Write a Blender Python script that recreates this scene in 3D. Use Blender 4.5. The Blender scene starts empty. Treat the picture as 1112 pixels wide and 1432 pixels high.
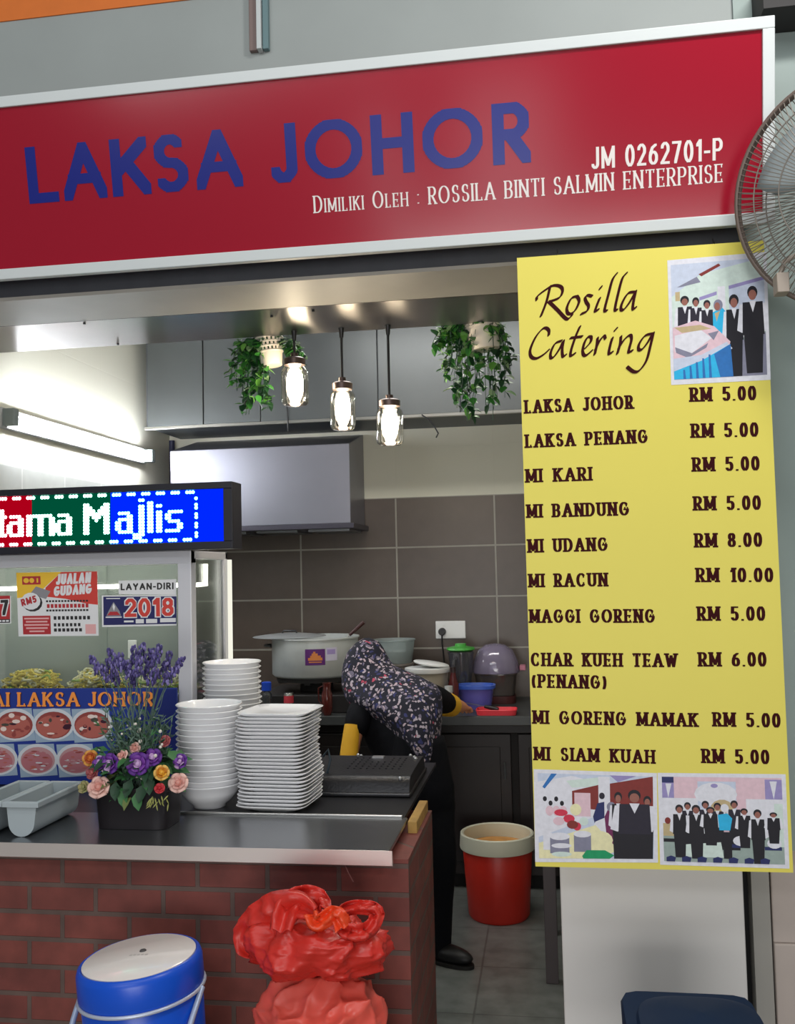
import bpy, math, random
from math import sin, cos, pi, radians
from mathutils import Vector, Matrix, noise
V = Vector
rnd = random.Random(7)
S = bpy.context.scene
COL = S.collection

# ---------------------------------------------------------------- camera, world, lights, exposure
CAM = V((0, 0, 1.52))
YAW, PITCH, ROLL, FPX = radians(8.80), radians(3.51), radians(-1.285), 1350.0
FW = V((-sin(YAW) * cos(PITCH), cos(YAW) * cos(PITCH), sin(PITCH)))
_r = FW.cross(V((0, 0, 1))).normalized(); _u = _r.cross(FW)
CR = cos(ROLL) * _r + sin(ROLL) * _u
CU = -sin(ROLL) * _r + cos(ROLL) * _u
cd = bpy.data.cameras.new('camera'); cam = bpy.data.objects.new('camera', cd); COL.objects.link(cam)
m = Matrix((CR, CU, -FW)).transposed().to_4x4(); m.translation = CAM
cam.matrix_world = m
cd.sensor_fit = 'VERTICAL'; cd.sensor_height = 36.0; cd.lens = 36.0 * FPX / 1432.0
cd.clip_start = 0.02
S.camera = cam

S.view_settings.view_transform = 'Standard'; S.view_settings.look = 'None'
S.view_settings.gamma = 1.0; S.view_settings.use_curve_mapping = False
S.view_settings.exposure = 0.0
w = bpy.data.worlds.new('world'); S.world = w; w.use_nodes = True
w.node_tree.nodes['Background'].inputs[0].default_value = (0.62, 0.68, 0.72, 1)
w.node_tree.nodes['Background'].inputs[1].default_value = 0.24
S.cycles.max_bounces = 8; S.cycles.transparent_max_bounces = 16
S.cycles.sample_clamp_indirect = 6.0


def area(name, loc, target, sx, sy, power, color=(1, 1, 1), spread=180):
    l = bpy.data.lights.new(name, 'AREA'); l.shape = 'RECTANGLE'; l.size = sx; l.size_y = sy
    l.energy = power; l.color = color; l.spread = radians(spread)
    o = bpy.data.objects.new(name, l); COL.objects.link(o)
    d = (V(target) - V(loc)).normalized()
    o.location = loc; o.rotation_euler = d.to_track_quat('-Z', 'Z').to_euler()
    return o


# the food court in front of the stall: ceiling lamps, an unseen wide low front light and two high windows behind the photographer
area('court_ceiling_lamp', (-0.9, 0.1, 3.7), (-0.9, 1.5, 0.8), 3.0, 0.35, 20, (0.97, 0.99, 1.0))
area('court_ceiling_lamp_far', (-1.6, -2.6, 3.9), (-0.6, 1.5, 1.2), 3.0, 0.6, 40, (0.97, 0.99, 1.0))
area('court_front_light', (0.5, -5.0, 1.0), (0.3, 2.3, 1.0), 3.6, 1.7, 150, (1.0, 0.985, 0.97))
area('court_window_daylight', (-0.25, -5.0, 2.72), (-0.2, 2.3, 1.9), 0.80, 1.3, 6.5, (0.95, 0.97, 1.0))
area('court_slit_window', (-1.42, -5.0, 2.55), (-0.6, 2.3, 1.9), 0.2, 1.3, 2.6, (0.95, 0.97, 1.0))
area('court_spot_lamp', (0.75, 1.35, 3.4), (-0.2, 2.5, 1.2), 0.5, 0.12, 19, (1.0, 0.98, 0.95))
# unseen lamp deeper in the stall, set to brighten the kitchen
area('kitchen_fill_lamp', (-0.5, 3.85, 2.92), (-0.5, 3.95, 0.0), 1.2, 0.25, 16, (1.0, 0.97, 0.92))


# ---------------------------------------------------------------- pixel helpers (reading the photo's perspective)
def ray(x, y):
    return FW + (x - 556) / FPX * CR - (y - 716) / FPX * CU


def PY(x, y, Y):
    d = ray(x, y); return CAM + d * (Y / d.y)


def PZ(x, y, z):
    d = ray(x, y); return CAM + d * ((z - CAM.z) / d.z)


# ---------------------------------------------------------------- materials
def lin(c):
    return tuple(((v / 255) / 12.92 if v / 255 <= 0.04045 else ((v / 255 + 0.055) / 1.055) ** 2.4) for v in c) + (1,)


MATS = {}


def mat(name, rgb, rough=0.5, metal=0.0, noise_amt=0.0, noise_scale=20.0, bump=0.0, bump_scale=60.0, spec=0.5,
        trans=0.0, emit=None, estr=0.0, coat=0.0, aniso=0.0, sss=0.0, alpha=1.0):
    if name in MATS: return MATS[name]
    M = bpy.data.materials.new(name); M.use_nodes = True; MATS[name] = M
    nt = M.node_tree; b = nt.nodes['Principled BSDF']
    c = lin(rgb)
    b.inputs['Base Color'].default_value = c
    b.inputs['Roughness'].default_value = rough
    b.inputs['Metallic'].default_value = metal
    b.inputs['Specular IOR Level'].default_value = spec
    b.inputs['Transmission Weight'].default_value = trans
    b.inputs['Coat Weight'].default_value = coat
    b.inputs['Anisotropic'].default_value = aniso
    b.inputs['Alpha'].default_value = alpha
    if emit:
        b.inputs['Emission Color'].default_value = lin(emit); b.inputs['Emission Strength'].default_value = estr
    if sss:
        b.inputs['Subsurface Weight'].default_value = sss; b.inputs['Subsurface Scale'].default_value = 0.01
    if noise_amt or bump:
        tc = nt.nodes.new('ShaderNodeTexCoord')
    if noise_amt:
        n = nt.nodes.new('ShaderNodeTexNoise'); n.inputs['Scale'].default_value = noise_scale; n.inputs['Detail'].default_value = 5
        nt.links.new(tc.outputs['Object'], n.inputs['Vector'])
        mr = nt.nodes.new('ShaderNodeMapRange'); mr.inputs[1].default_value = 0.3; mr.inputs[2].default_value = 0.7
        mr.inputs[3].default_value = 1 - noise_amt; mr.inputs[4].default_value = 1 + noise_amt
        nt.links.new(n.outputs['Fac'], mr.inputs[0])
        mx = nt.nodes.new('ShaderNodeVectorMath'); mx.operation = 'SCALE'
        mx.inputs[0].default_value = c[:3]; nt.links.new(mr.outputs[0], mx.inputs['Scale'])
        nt.links.new(mx.outputs[0], b.inputs['Base Color'])
    if bump:
        n2 = nt.nodes.new('ShaderNodeTexNoise'); n2.inputs['Scale'].default_value = bump_scale; n2.inputs['Detail'].default_value = 4
        nt.links.new(tc.outputs['Object'], n2.inputs['Vector'])
        bp = nt.nodes.new('ShaderNodeBump'); bp.inputs['Strength'].default_value = bump; bp.inputs['Distance'].default_value = 0.01
        nt.links.new(n2.outputs['Fac'], bp.inputs['Height']); nt.links.new(bp.outputs[0], b.inputs['Normal'])
    return M


def glass(name, tint=(1, 1, 1), refl=0.12, rough=0.02, opac=0.0, body=(200, 200, 200)):
    """thin clear sheet: see-through with a Fresnel sheen; opac adds a milky body"""
    if name in MATS: return MATS[name]
    M = bpy.data.materials.new(name); M.use_nodes = True; MATS[name] = M
    nt = M.node_tree; nt.nodes.clear()
    out = nt.nodes.new('ShaderNodeOutputMaterial')
    tr = nt.nodes.new('ShaderNodeBsdfTransparent'); tr.inputs[0].default_value = tuple(tint) + (1,)
    gl = nt.nodes.new('ShaderNodeBsdfGlossy'); gl.inputs['Roughness'].default_value = rough
    lw = nt.nodes.new('ShaderNodeLayerWeight'); lw.inputs[0].default_value = 0.35
    mul = nt.nodes.new('ShaderNodeMath'); mul.operation = 'MULTIPLY_ADD'; mul.inputs[1].default_value = 0.75; mul.inputs[2].default_value = refl * 0.3
    nt.links.new(lw.outputs['Fresnel'], mul.inputs[0])
    mx = nt.nodes.new('ShaderNodeMixShader'); nt.links.new(mul.outputs[0], mx.inputs[0])
    nt.links.new(tr.outputs[0], mx.inputs[1]); nt.links.new(gl.outputs[0], mx.inputs[2])
    last = mx
    if opac:
        df = nt.nodes.new('ShaderNodeBsdfDiffuse'); df.inputs[0].default_value = lin(body)
        m2 = nt.nodes.new('ShaderNodeMixShader'); m2.inputs[0].default_value = opac
        nt.links.new(mx.outputs[0], m2.inputs[1]); nt.links.new(df.outputs[0], m2.inputs[2]); last = m2
    nt.links.new(last.outputs[0], out.inputs[0])
    return M


def emis(name, rgb, strength):
    if name in MATS: return MATS[name]
    M = bpy.data.materials.new(name); M.use_nodes = True; MATS[name] = M
    nt = M.node_tree; nt.nodes.clear()
    out = nt.nodes.new('ShaderNodeOutputMaterial'); e = nt.nodes.new('ShaderNodeEmission')
    e.inputs[0].default_value = lin(rgb); e.inputs[1].default_value = strength
    nt.links.new(e.outputs[0], out.inputs[0]); return M


def brickmat(name, c1, c2, mortar, bw, bh, ms, offset, u0, v0, rough, bump, axis='XY', top=None, top_z=None, spec=0.5, noise_amt=0.25):
    """masonry / tiles running round corners; above top_z plain paint"""
    M = bpy.data.materials.new(name); M.use_nodes = True; MATS[name] = M
    nt = M.node_tree; b = nt.nodes['Principled BSDF']; N = nt.nodes.new; L = nt.links.new
    g = N('ShaderNodeNewGeometry'); sp = N('ShaderNodeSeparateXYZ'); L(g.outputs['Position'], sp.inputs[0])
    ad = N('ShaderNodeMath'); ad.operation = 'ADD'
    if axis == 'FLOOR':
        ad.inputs[1].default_value = 0; L(sp.outputs[0], ad.inputs[0])
    else:
        L(sp.outputs[0], ad.inputs[0]); L(sp.outputs[1], ad.inputs[1])
    u = N('ShaderNodeMath'); u.operation = 'SUBTRACT'; L(ad.outputs[0], u.inputs[0]); u.inputs[1].default_value = u0
    v = N('ShaderNodeMath'); v.operation = 'SUBTRACT'; L(sp.outputs[1 if axis == 'FLOOR' else 2], v.inputs[0]); v.inputs[1].default_value = v0
    cb = N('ShaderNodeCombineXYZ'); L(u.outputs[0], cb.inputs[0]); L(v.outputs[0], cb.inputs[1])
    br = N('ShaderNodeTexBrick'); L(cb.outputs[0], br.inputs['Vector'])
    br.offset = offset; br.squash = 1.0
    br.inputs['Scale'].default_value = 1.0; br.inputs['Brick Width'].default_value = bw; br.inputs['Row Height'].default_value = bh
    br.inputs['Mortar Size'].default_value = ms; br.inputs['Mortar Smooth'].default_value = 0.15; br.inputs['Bias'].default_value = 0.0
    br.inputs['Color1'].default_value = lin(c1); br.inputs['Color2'].default_value = lin(c2); br.inputs['Mortar'].default_value = lin(mortar)
    n = N('ShaderNodeTexNoise'); n.inputs['Scale'].default_value = 14; n.inputs['Detail'].default_value = 6; L(g.outputs['Position'], n.inputs['Vector'])
    mr = N('ShaderNodeMapRange'); L(n.outputs['Fac'], mr.inputs[0]); mr.inputs[1].default_value = 0.3; mr.inputs[2].default_value = 0.7
    mr.inputs[3].default_value = 1 - noise_amt; mr.inputs[4].default_value = 1 + noise_amt
    sc = N('ShaderNodeVectorMath'); sc.operation = 'SCALE'; L(br.outputs['Color'], sc.inputs[0]); L(mr.outputs[0], sc.inputs['Scale'])
    src = sc.outputs[0]; hsrc = br.outputs['Fac']
    b.inputs['Roughness'].default_value = rough; b.inputs['Specular IOR Level'].default_value = spec
    if top is not None:
        gt = N('ShaderNodeMath'); gt.operation = 'GREATER_THAN'; L(sp.outputs[2], gt.inputs[0]); gt.inputs[1].default_value = top_z
        mx = N('ShaderNodeMix'); mx.data_type = 'RGBA'; L(gt.outputs[0], mx.inputs[0]); L(src, mx.inputs[6]); mx.inputs[7].default_value = lin(top)
        src = mx.outputs[2]
        r = N('ShaderNodeMapRange'); L(gt.outputs[0], r.inputs[0]); r.inputs[3].default_value = rough; r.inputs[4].default_value = 0.7
        L(r.outputs[0], b.inputs['Roughness'])
    L(src, b.inputs['Base Color'])
    if bump:
        inv = N('ShaderNodeMath'); inv.operation = 'SUBTRACT'; inv.inputs[0].default_value = 1; L(hsrc, inv.inputs[1])
        bp = N('ShaderNodeBump'); bp.inputs['Strength'].default_value = bump; bp.inputs['Distance'].default_value = 0.004
        L(inv.outputs[0], bp.inputs['Height']); L(bp.outputs[0], b.inputs['Normal'])
    return M


def speckle(name, base, cols, scale=42):
    """printed floral cloth: voronoi flecks of several colours on a dark ground"""
    M = bpy.data.materials.new(name); M.use_nodes = True; MATS[name] = M
    nt = M.node_tree; b = nt.nodes['Principled BSDF']; N = nt.nodes.new; L = nt.links.new
    tc = N('ShaderNodeTexCoord'); wv = N('ShaderNodeTexNoise'); wv.inputs['Scale'].default_value = 25
    L(tc.outputs['Object'], wv.inputs['Vector'])
    ad = N('ShaderNodeVectorMath'); ad.operation = 'MULTIPLY_ADD'; ad.inputs[1].default_value = (0.05, 0.05, 0.05)
    L(wv.outputs['Color'], ad.inputs[0]); L(tc.outputs['Object'], ad.inputs[2])
    vo = N('ShaderNodeTexVoronoi'); vo.inputs['Scale'].default_value = scale; L(ad.outputs[0], vo.inputs['Vector'])
    sp = N('ShaderNodeSeparateColor'); L(vo.outputs['Color'], sp.inputs[0])
    rp = N('ShaderNodeValToRGB'); rp.color_ramp.interpolation = 'CONSTANT'
    el = rp.color_ramp.elements; el[0].color = lin(base)
    while len(el) < len(cols) + 1: el.new(0.5)
    for i, (pos, c) in enumerate(cols): el[i + 1].position = pos; el[i + 1].color = lin(c)
    L(sp.outputs[0], rp.inputs[0])
    lt = N('ShaderNodeMath'); lt.operation = 'LESS_THAN'; L(vo.outputs['Distance'], lt.inputs[0]); lt.inputs[1].default_value = 0.47
    mx = N('ShaderNodeMix'); mx.data_type = 'RGBA'; L(lt.outputs[0], mx.inputs[0]); mx.inputs[6].default_value = lin(base); L(rp.outputs[0], mx.inputs[7])
    L(mx.outputs[2], b.inputs['Base Color']); b.inputs['Roughness'].default_value = 0.85
    return M


# ---------------------------------------------------------------- mesh builder
def world_matrix(o):
    M = Matrix.LocRotScale(o.location, o.rotation_euler, o.scale)
    return world_matrix(o.parent) @ M if o.parent else M


def hull(pts):
    pts = sorted(set(pts))
    if len(pts) < 3: return pts
    def half(ps):
        h = []
        for p in ps:
            while len(h) >= 2 and (h[-1][0] - h[-2][0]) * (p[1] - h[-2][1]) - (h[-1][1] - h[-2][1]) * (p[0] - h[-2][0]) <= 1e-12: h.pop()
            h.append(p)
        return h
    a = half(pts); b = half(pts[::-1])
    return a[:-1] + b[:-1]


class MB:
    def __init__(s): s.v = []; s.f = []; s.mi = []

    def add(s, vs, fs, m=0):
        o = len(s.v); s.v += [V(v) for v in vs]
        s.f += [tuple(i + o for i in f) for f in fs]; s.mi += [m] * len(fs); return s

    def box(s, a, b, m=0, M=None):
        (x0, y0, z0), (x1, y1, z1) = [min(p, q) for p, q in zip(a, b)], [max(p, q) for p, q in zip(a, b)]
        vs = [V((x, y, z)) for x in (x0, x1) for y in (y0, y1) for z in (z0, z1)]
        if M: vs = [M @ v for v in vs]
        return s.add(vs, [(0, 1, 3, 2), (4, 6, 7, 5), (0, 4, 5, 1), (2, 3, 7, 6), (0, 2, 6, 4), (1, 5, 7, 3)], m)

    def cyl(s, p0, p1, r0, r1=None, n=16, m=0, cap=True):
        r1 = r0 if r1 is None else r1; p0 = V(p0); p1 = V(p1); d = (p1 - p0).normalized()
        a = d.orthogonal().normalized(); b = d.cross(a)
        vs = [p + r * (cos(2 * pi * i / n) * a + sin(2 * pi * i / n) * b) for p, r in ((p0, r0), (p1, r1)) for i in range(n)]
        fs = [(i, (i + 1) % n, n + (i + 1) % n, n + i) for i in range(n)]
        if cap: fs += [tuple(range(n))[::-1], tuple(range(n, 2 * n))]
        return s.add(vs, fs, m)

    def lathe(s, c, prof, n=32, m=0, M=None, sy=1.0, sup=2.0):
        """rings of (radius, height) round a vertical axis through c; sup>2 squares the ring"""
        vs = []; c = V(c)
        for r, z in prof:
            for i in range(n):
                t = 2 * pi * i / n; cx, cy = cos(t), sin(t)
                if sup != 2.0:
                    k = (abs(cx) ** sup + abs(cy) ** sup) ** (-1 / sup); cx *= k; cy *= k
                p = V((r * cx, r * cy * sy, z)); vs.append(c + (M @ p if M else p))
        fs = [(j * n + i, j * n + (i + 1) % n, (j + 1) * n + (i + 1) % n, (j + 1) * n + i) for j in range(len(prof) - 1) for i in range(n)]
        if prof[0][0] > 1e-6: fs.append(tuple(range(n))[::-1])
        if prof[-1][0] > 1e-6: k = (len(prof) - 1) * n; fs.append(tuple(range(k, k + n)))
        return s.add(vs, fs, m)

    def tube(s, pts, r, n=8, m=0, closed=False):
        pts = [V(p) for p in pts]; k = len(pts); rs = r if isinstance(r, (list, tuple)) else [r] * k
        vs = []; prev = None
        for i, p in enumerate(pts):
            d = (pts[(i + 1) % k] - pts[i - 1]) if closed else (pts[min(i + 1, k - 1)] - pts[max(i - 1, 0)])
            d.normalize()
            a = (prev - d * prev.dot(d)) if prev is not None else d.orthogonal()
            if a.length < 1e-6: a = d.orthogonal()
            a.normalize(); prev = a; b = d.cross(a)
            vs += [p + rs[i] * (cos(2 * pi * j / n) * a + sin(2 * pi * j / n) * b) for j in range(n)]
        fs = [(i * n + j, i * n + (j + 1) % n, ((i + 1) % k) * n + (j + 1) % n, ((i + 1) % k) * n + j) for i in range(k if closed else k - 1) for j in range(n)]
        if not closed: fs += [tuple(range(n))[::-1], tuple(range((k - 1) * n, k * n))]
        return s.add(vs, fs, m)

    def ell(s, c, r, nu=12, nv=8, m=0, M=None):
        rx, ry, rz = r if isinstance(r, (tuple, list)) else (r, r, r)
        vs = []; c = V(c)
        for j in range(nv + 1):
            t = pi * j / nv
            for i in range(nu):
                p = V((rx * sin(t) * cos(2 * pi * i / nu), ry * sin(t) * sin(2 * pi * i / nu), -rz * cos(t)))
                vs.append(c + (M @ p if M else p))
        fs = [(j * nu + i, j * nu + (i + 1) % nu, (j + 1) * nu + (i + 1) % nu, (j + 1) * nu + i) for j in range(nv) for i in range(nu)]
        return s.add(vs, fs, m)

    def prism(s, pts, ext, m=0):
        pts = [V(p) for p in pts]; e = V(ext); n = len(pts)
        nrm = sum(((pts[i] - pts[0]).cross(pts[(i + 1) % n] - pts[0]) for i in range(n)), V())
        if nrm.dot(e) > 0: pts = pts[::-1]
        vs = pts + [p + e for p in pts]
        fs = [tuple(range(n)), tuple(range(n, 2 * n))[::-1]] + [(i, i + n, (i + 1) % n + n, (i + 1) % n) for i in range(n)]
        return s.add(vs, fs, m)

    def grid(s, fn, nu, nv, m=0, closed_u=False):
        vs = [fn(i / (nu if closed_u else nu - 1), j / (nv - 1)) for j in range(nv) for i in range(nu)]
        k = nu if closed_u else nu - 1
        fs = [(j * nu + i, j * nu + (i + 1) % nu, (j + 1) * nu + (i + 1) % nu, (j + 1) * nu + i) for j in range(nv - 1) for i in range(k)]
        return s.add(vs, fs, m)

    def leaf(s, base, d, up, ln, wd, m=0, droop=0.25):
        d = V(d).normalized(); sd = d.cross(V(up))
        if sd.length < 1e-4: sd = d.orthogonal()
        sd.normalize(); nn = sd.cross(d); b = V(base)
        p = lambda t, q, h=0: b + d * (ln * t) + sd * (wd * q) - nn * (droop * ln * t * t) + nn * h
        vs = [p(0, 0), p(.35, -.5, .1 * wd), p(.35, 0, -.08 * wd), p(.35, .5, .1 * wd), p(.72, -.36, .08 * wd), p(.72, 0, -.05 * wd), p(.72, .36, .08 * wd), p(1, 0)]
        return s.add(vs, [(0, 2, 1), (0, 3, 2), (1, 2, 5, 4), (2, 3, 6, 5), (4, 5, 7), (5, 6, 7)], m)

    def build(s, name, mats, parent=None, smooth=None, bevel=0.0, loc=None, solid=0.0, subd=0, **props):
        me = bpy.data.meshes.new(name)
        o = bpy.data.objects.new(name, me); COL.objects.link(o)
        if parent is not None:
            o.parent = parent; Mi = world_matrix(parent).inverted()
        else:
            if loc is None:
                zs = min(v.z for v in s.v); n = len(s.v)
                loc = V((sum(v.x for v in s.v) / n, sum(v.y for v in s.v) / n, zs))
            o.location = loc; Mi = Matrix.Translation(-V(loc))
        me.from_pydata([Mi @ v for v in s.v], [], s.f)
        for mm in (mats if isinstance(mats, (list, tuple)) else [mats]): me.materials.append(mm)
        me.polygons.foreach_set('material_index', s.mi)
        me.validate(); me.update()
        if smooth is not None:
            me.polygons.foreach_set('use_smooth', [True] * len(me.polygons))
            if smooth < 180: me.set_sharp_from_angle(angle=radians(smooth))
        if solid:
            md = o.modifiers.new('Solidify', 'SOLIDIFY'); md.thickness = solid; md.offset = 0
        if bevel:
            md = o.modifiers.new('Bevel', 'BEVEL'); md.width = bevel; md.segments = 2; md.limit_method = 'ANGLE'; md.angle_limit = radians(40)
        if subd:
            md = o.modifiers.new('Subdivision', 'SUBSURF'); md.levels = subd; md.render_levels = subd
        for k, q in props.items(): o[k] = q
        return o


def thing(name, label, cat, loc, group=None, rot=(0, 0, 0)):
    o = bpy.data.objects.new(name, None); COL.objects.link(o)
    o.location = loc; o.rotation_euler = rot; o.empty_display_size = 0.05
    o['label'] = label; o['category'] = cat
    if group: o['group'] = group
    return o


def dup(o, loc, label, rotz=None):
    """copy of a thing and of its parts and sub-parts"""
    r = o.copy(); COL.objects.link(r); r.location = loc; r['label'] = label
    if rotz is not None: r.rotation_euler = (0, 0, rotz)
    def kids(src, dst):
        for ch in list(src.children):
            c = ch.copy(); COL.objects.link(c); c.parent = dst; kids(ch, c)
    kids(o, r)
    return r


def struct(mb, name, mats, **k):
    return mb.build(name, mats, kind='structure', **k)


class Plane:
    """a flat face in the place: origin, U to the right, W up; normal towards the viewer"""
    def __init__(s, org, U, W): s.o = V(org); s.U = V(U).normalized(); s.W = V(W).normalized(); s.N = s.U.cross(s.W)
    def pt(s, u, v, h=0.0): return s.o + s.U * u + s.W * v + s.N * h
    def px(s, x, y):
        d = ray(x, y); t = (s.o - CAM).dot(s.N) / d.dot(s.N); q = CAM + d * t - s.o
        return (q.dot(s.U), q.dot(s.W))


# ---------------------------------------------------------------- lettering
def arc(cx, cy, rx, ry, a0, a1, n=12):
    return [(cx + rx * cos(radians(a0 + (a1 - a0) * i / n)), cy + ry * sin(radians(a0 + (a1 - a0) * i / n))) for i in range(n + 1)]


G = {
    'A': (.86, [[(0, 0), (.43, 1)], [(.43, 1), (.86, 0)], [(.15, .34), (.71, .34)]]),
    'B': (.62, [[(0, 0), (0, 1)], [(0, 1), (.33, 1)] + arc(.33, .76, .25, .24, 90, -90) + [(0, .52)], [(0, .52), (.35, .52)] + arc(.35, .26, .27, .26, 90, -90) + [(0, 0)]]),
    'C': (.76, [arc(.42, .5, .42, .5, 48, 312, 22)]),
    'D': (.74, [[(0, 0), (0, 1)], [(0, 1), (.28, 1)] + arc(.28, .5, .46, .5, 90, -90, 16) + [(0, 0)]]),
    'E': (.54, [[(0, 0), (0, 1)], [(0, 1), (.54, 1)], [(0, .52), (.44, .52)], [(0, 0), (.54, 0)]]),
    'G': (.82, [arc(.42, .5, .42, .5, 48, 340, 22) + [(.82, .44)], [(.52, .44), (.82, .44)]]),
    'H': (.74, [[(0, 0), (0, 1)], [(.74, 0), (.74, 1)], [(0, .52), (.74, .52)]]),
    'I': (.0, [[(0, 0), (0, 1)]]),
    'J': (.44, [[(.44, 1), (.44, .22)] + arc(.22, .22, .22, .22, 0, -160, 10)]),
    'K': (.68, [[(0, 0), (0, 1)], [(.64, 1), (.02, .42)], [(.22, .62), (.68, 0)]]),
    'L': (.5, [[(0, 0), (0, 1)], [(0, 0), (.5, 0)]]),
    'M': (.92, [[(0, 0), (0, 1)], [(0, 1), (.46, .12)], [(.46, .12), (.92, 1)], [(.92, 1), (.92, 0)]]),
    'N': (.74, [[(0, 0), (0, 1)], [(0, 1), (.74, 0)], [(.74, 0), (.74, 1)]]),
    'O': (.94, [arc(.47, .5, .47, .5, 0, 360, 32)]),
    'P': (.6, [[(0, 0), (0, 1)], [(0, 1), (.33, 1)] + arc(.33, .73, .27, .27, 90, -90) + [(0, .46)]]),
    'R': (.62, [[(0, 0), (0, 1)], [(0, 1), (.33, 1)] + arc(.33, .74, .26, .26, 90, -90) + [(0, .48)], [(.27, .48), (.64, 0)]]),
    'S': (.58, [arc(.29, .755, .26, .245, 35, 270, 14) + arc(.29, .255, .29, .255, 90, -148, 14)[1:]]),
    'T': (.7, [[(0, 1), (.7, 1)], [(.35, 1), (.35, 0)]]),
    'U': (.7, [[(0, 1), (0, .32)] + arc(.35, .32, .35, .32, 180, 360, 14) + [(.7, 1)]]),
    'W': (1.1, [[(0, 1), (.27, 0)], [(.27, 0), (.55, .85)], [(.55, .85), (.83, 0)], [(.83, 0), (1.1, 1)]]),
    'Y': (.76, [[(0, 1), (.38, .45)], [(.76, 1), (.38, .45)], [(.38, .45), (.38, 0)]]),
    '0': (.56, [arc(.28, .5, .28, .5, 0, 360, 26)]),
    '1': (.24, [[(.24, 1), (.24, 0)], [(0, .78), (.24, 1)]]),
    '2': (.54, [arc(.27, .72, .26, .28, 165, -30, 14) + [(0, 0)], [(0, 0), (.54, 0)]]),
    '3': (.54, [arc(.26, .76, .25, .24, 150, -90, 12), arc(.26, .27, .28, .27, 90, -150, 14)]),
    '5': (.54, [[(.5, 1), (.07, 1)], [(.07, 1), (.04, .55)], [(.04, .55)] + arc(.26, .31, .28, .31, 120, -150, 16)]),
    '6': (.56, [arc(.28, .3, .28, .3, 0, 360, 20), [(.48, .96), (.2, .82), (.05, .55), (.0, .3)]]),
    '7': (.54, [[(0, 1), (.54, 1)], [(.54, 1), (.16, 0)]]),
    '8': (.54, [arc(.27, .76, .23, .24, 0, 360, 20), arc(.27, .26, .27, .26, 0, 360, 20)]),
    '-': (.26, [[(0, .4), (.26, .4)]]), '.': (.02, [[(0, 0), (.02, 0.01)]]), ':': (.02, [[(0, .1), (.02, .11)], [(0, .6), (.02, .61)]]),
    '(': (.2, [arc(.5, .45, .48, .68, 135, 225, 10)]), ')': (.2, [arc(-.3, .45, .48, .68, 45, -45, 10)]), '%': (.6, [[(0, 0), (.6, 1)], arc(.1, .8, .1, .18, 0, 360, 10), arc(.5, .2, .1, .18, 0, 360, 10)]),
}


def stroke_glyph(mb, pl, ch, ox, oy, sx, cap, wv, wh, e1, slab=0.0, h0=0.0006, m=0, slant=0.0):
    """one letter; wv/wh stem and hairline widths in metres; e1 the baseline direction in the plane"""
    gw, polys = G[ch]; e2 = (-e1[1], e1[0]); k = 0
    def out(poly):
        nonlocal k
        h = h0 + k * 4e-6; k += 1
        pts = [pl.pt(ox + e1[0] * (x + slant * y) + e2[0] * y, oy + e1[1] * (x + slant * y) + e2[1] * y, h) for x, y in poly]
        mb.add(pts, [tuple(range(len(pts)))], m)
    H = cap - wh
    T = lambda p: (wv / 2 + p[0] * sx, wh / 2 + p[1] * H)
    def rect(p, a, b): return [(p[0] + i * a, p[1] + j * b) for i in (-.5, .5) for j in (-.5, .5)]
    for poly in polys:
        q = [T(p) for p in poly]
        for a, b in zip(q, q[1:]):
            dx, dy = b[0] - a[0], b[1] - a[1]; L = math.hypot(dx, dy)
            if L < 1e-7: continue
            c, s_ = abs(dx) / L, abs(dy) / L
            t = math.sqrt((wv * s_) ** 2 + (wh * c) ** 2); f = t / (wv * s_ + wh * c)
            if len(poly) == 2 and s_ > .5: fy = 1.0
            else: fy = f
            out(hull(rect(a, wv * f, wh * fy) + rect(b, wv * f, wh * fy)))
        if slab:
            for end, nxt in ((q[0], q[1]), (q[-1], q[-2])):
                if poly[0] == poly[-1]: continue
                dx, dy = abs(end[0] - nxt[0]), abs(end[1] - nxt[1])
                yb = (end[1] - wh / 2) / max(H, 1e-9)
                if dy > dx and (yb < .03 or yb > .97) and ch not in '()-.:5630289SCGJ%' and not (ch == 'A' and yb > .97) and not (ch == 'W' and yb < .03) or (ch == 'J' and yb > .97):
                    out(hull(rect(end, slab, wh * 1.15)))
                elif dx >= dy and ch in 'ELTCGSZ' or ch in 'CGS':
                    sgn = 1 if end[1] < cap / 2 else -1
                    out([(end[0] - wh * .5, end[1] + sgn * cap * .17 if sgn > 0 else end[1]), (end[0] - wh * .5, end[1] if sgn > 0 else end[1] + sgn * cap * .17),
                         (end[0] + wh * .5, end[1] if sgn > 0 else end[1] + sgn * cap * .17), (end[0] + wh * .5, end[1] + sgn * cap * .17 if sgn > 0 else end[1])])
    return wv + gw * sx


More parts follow.
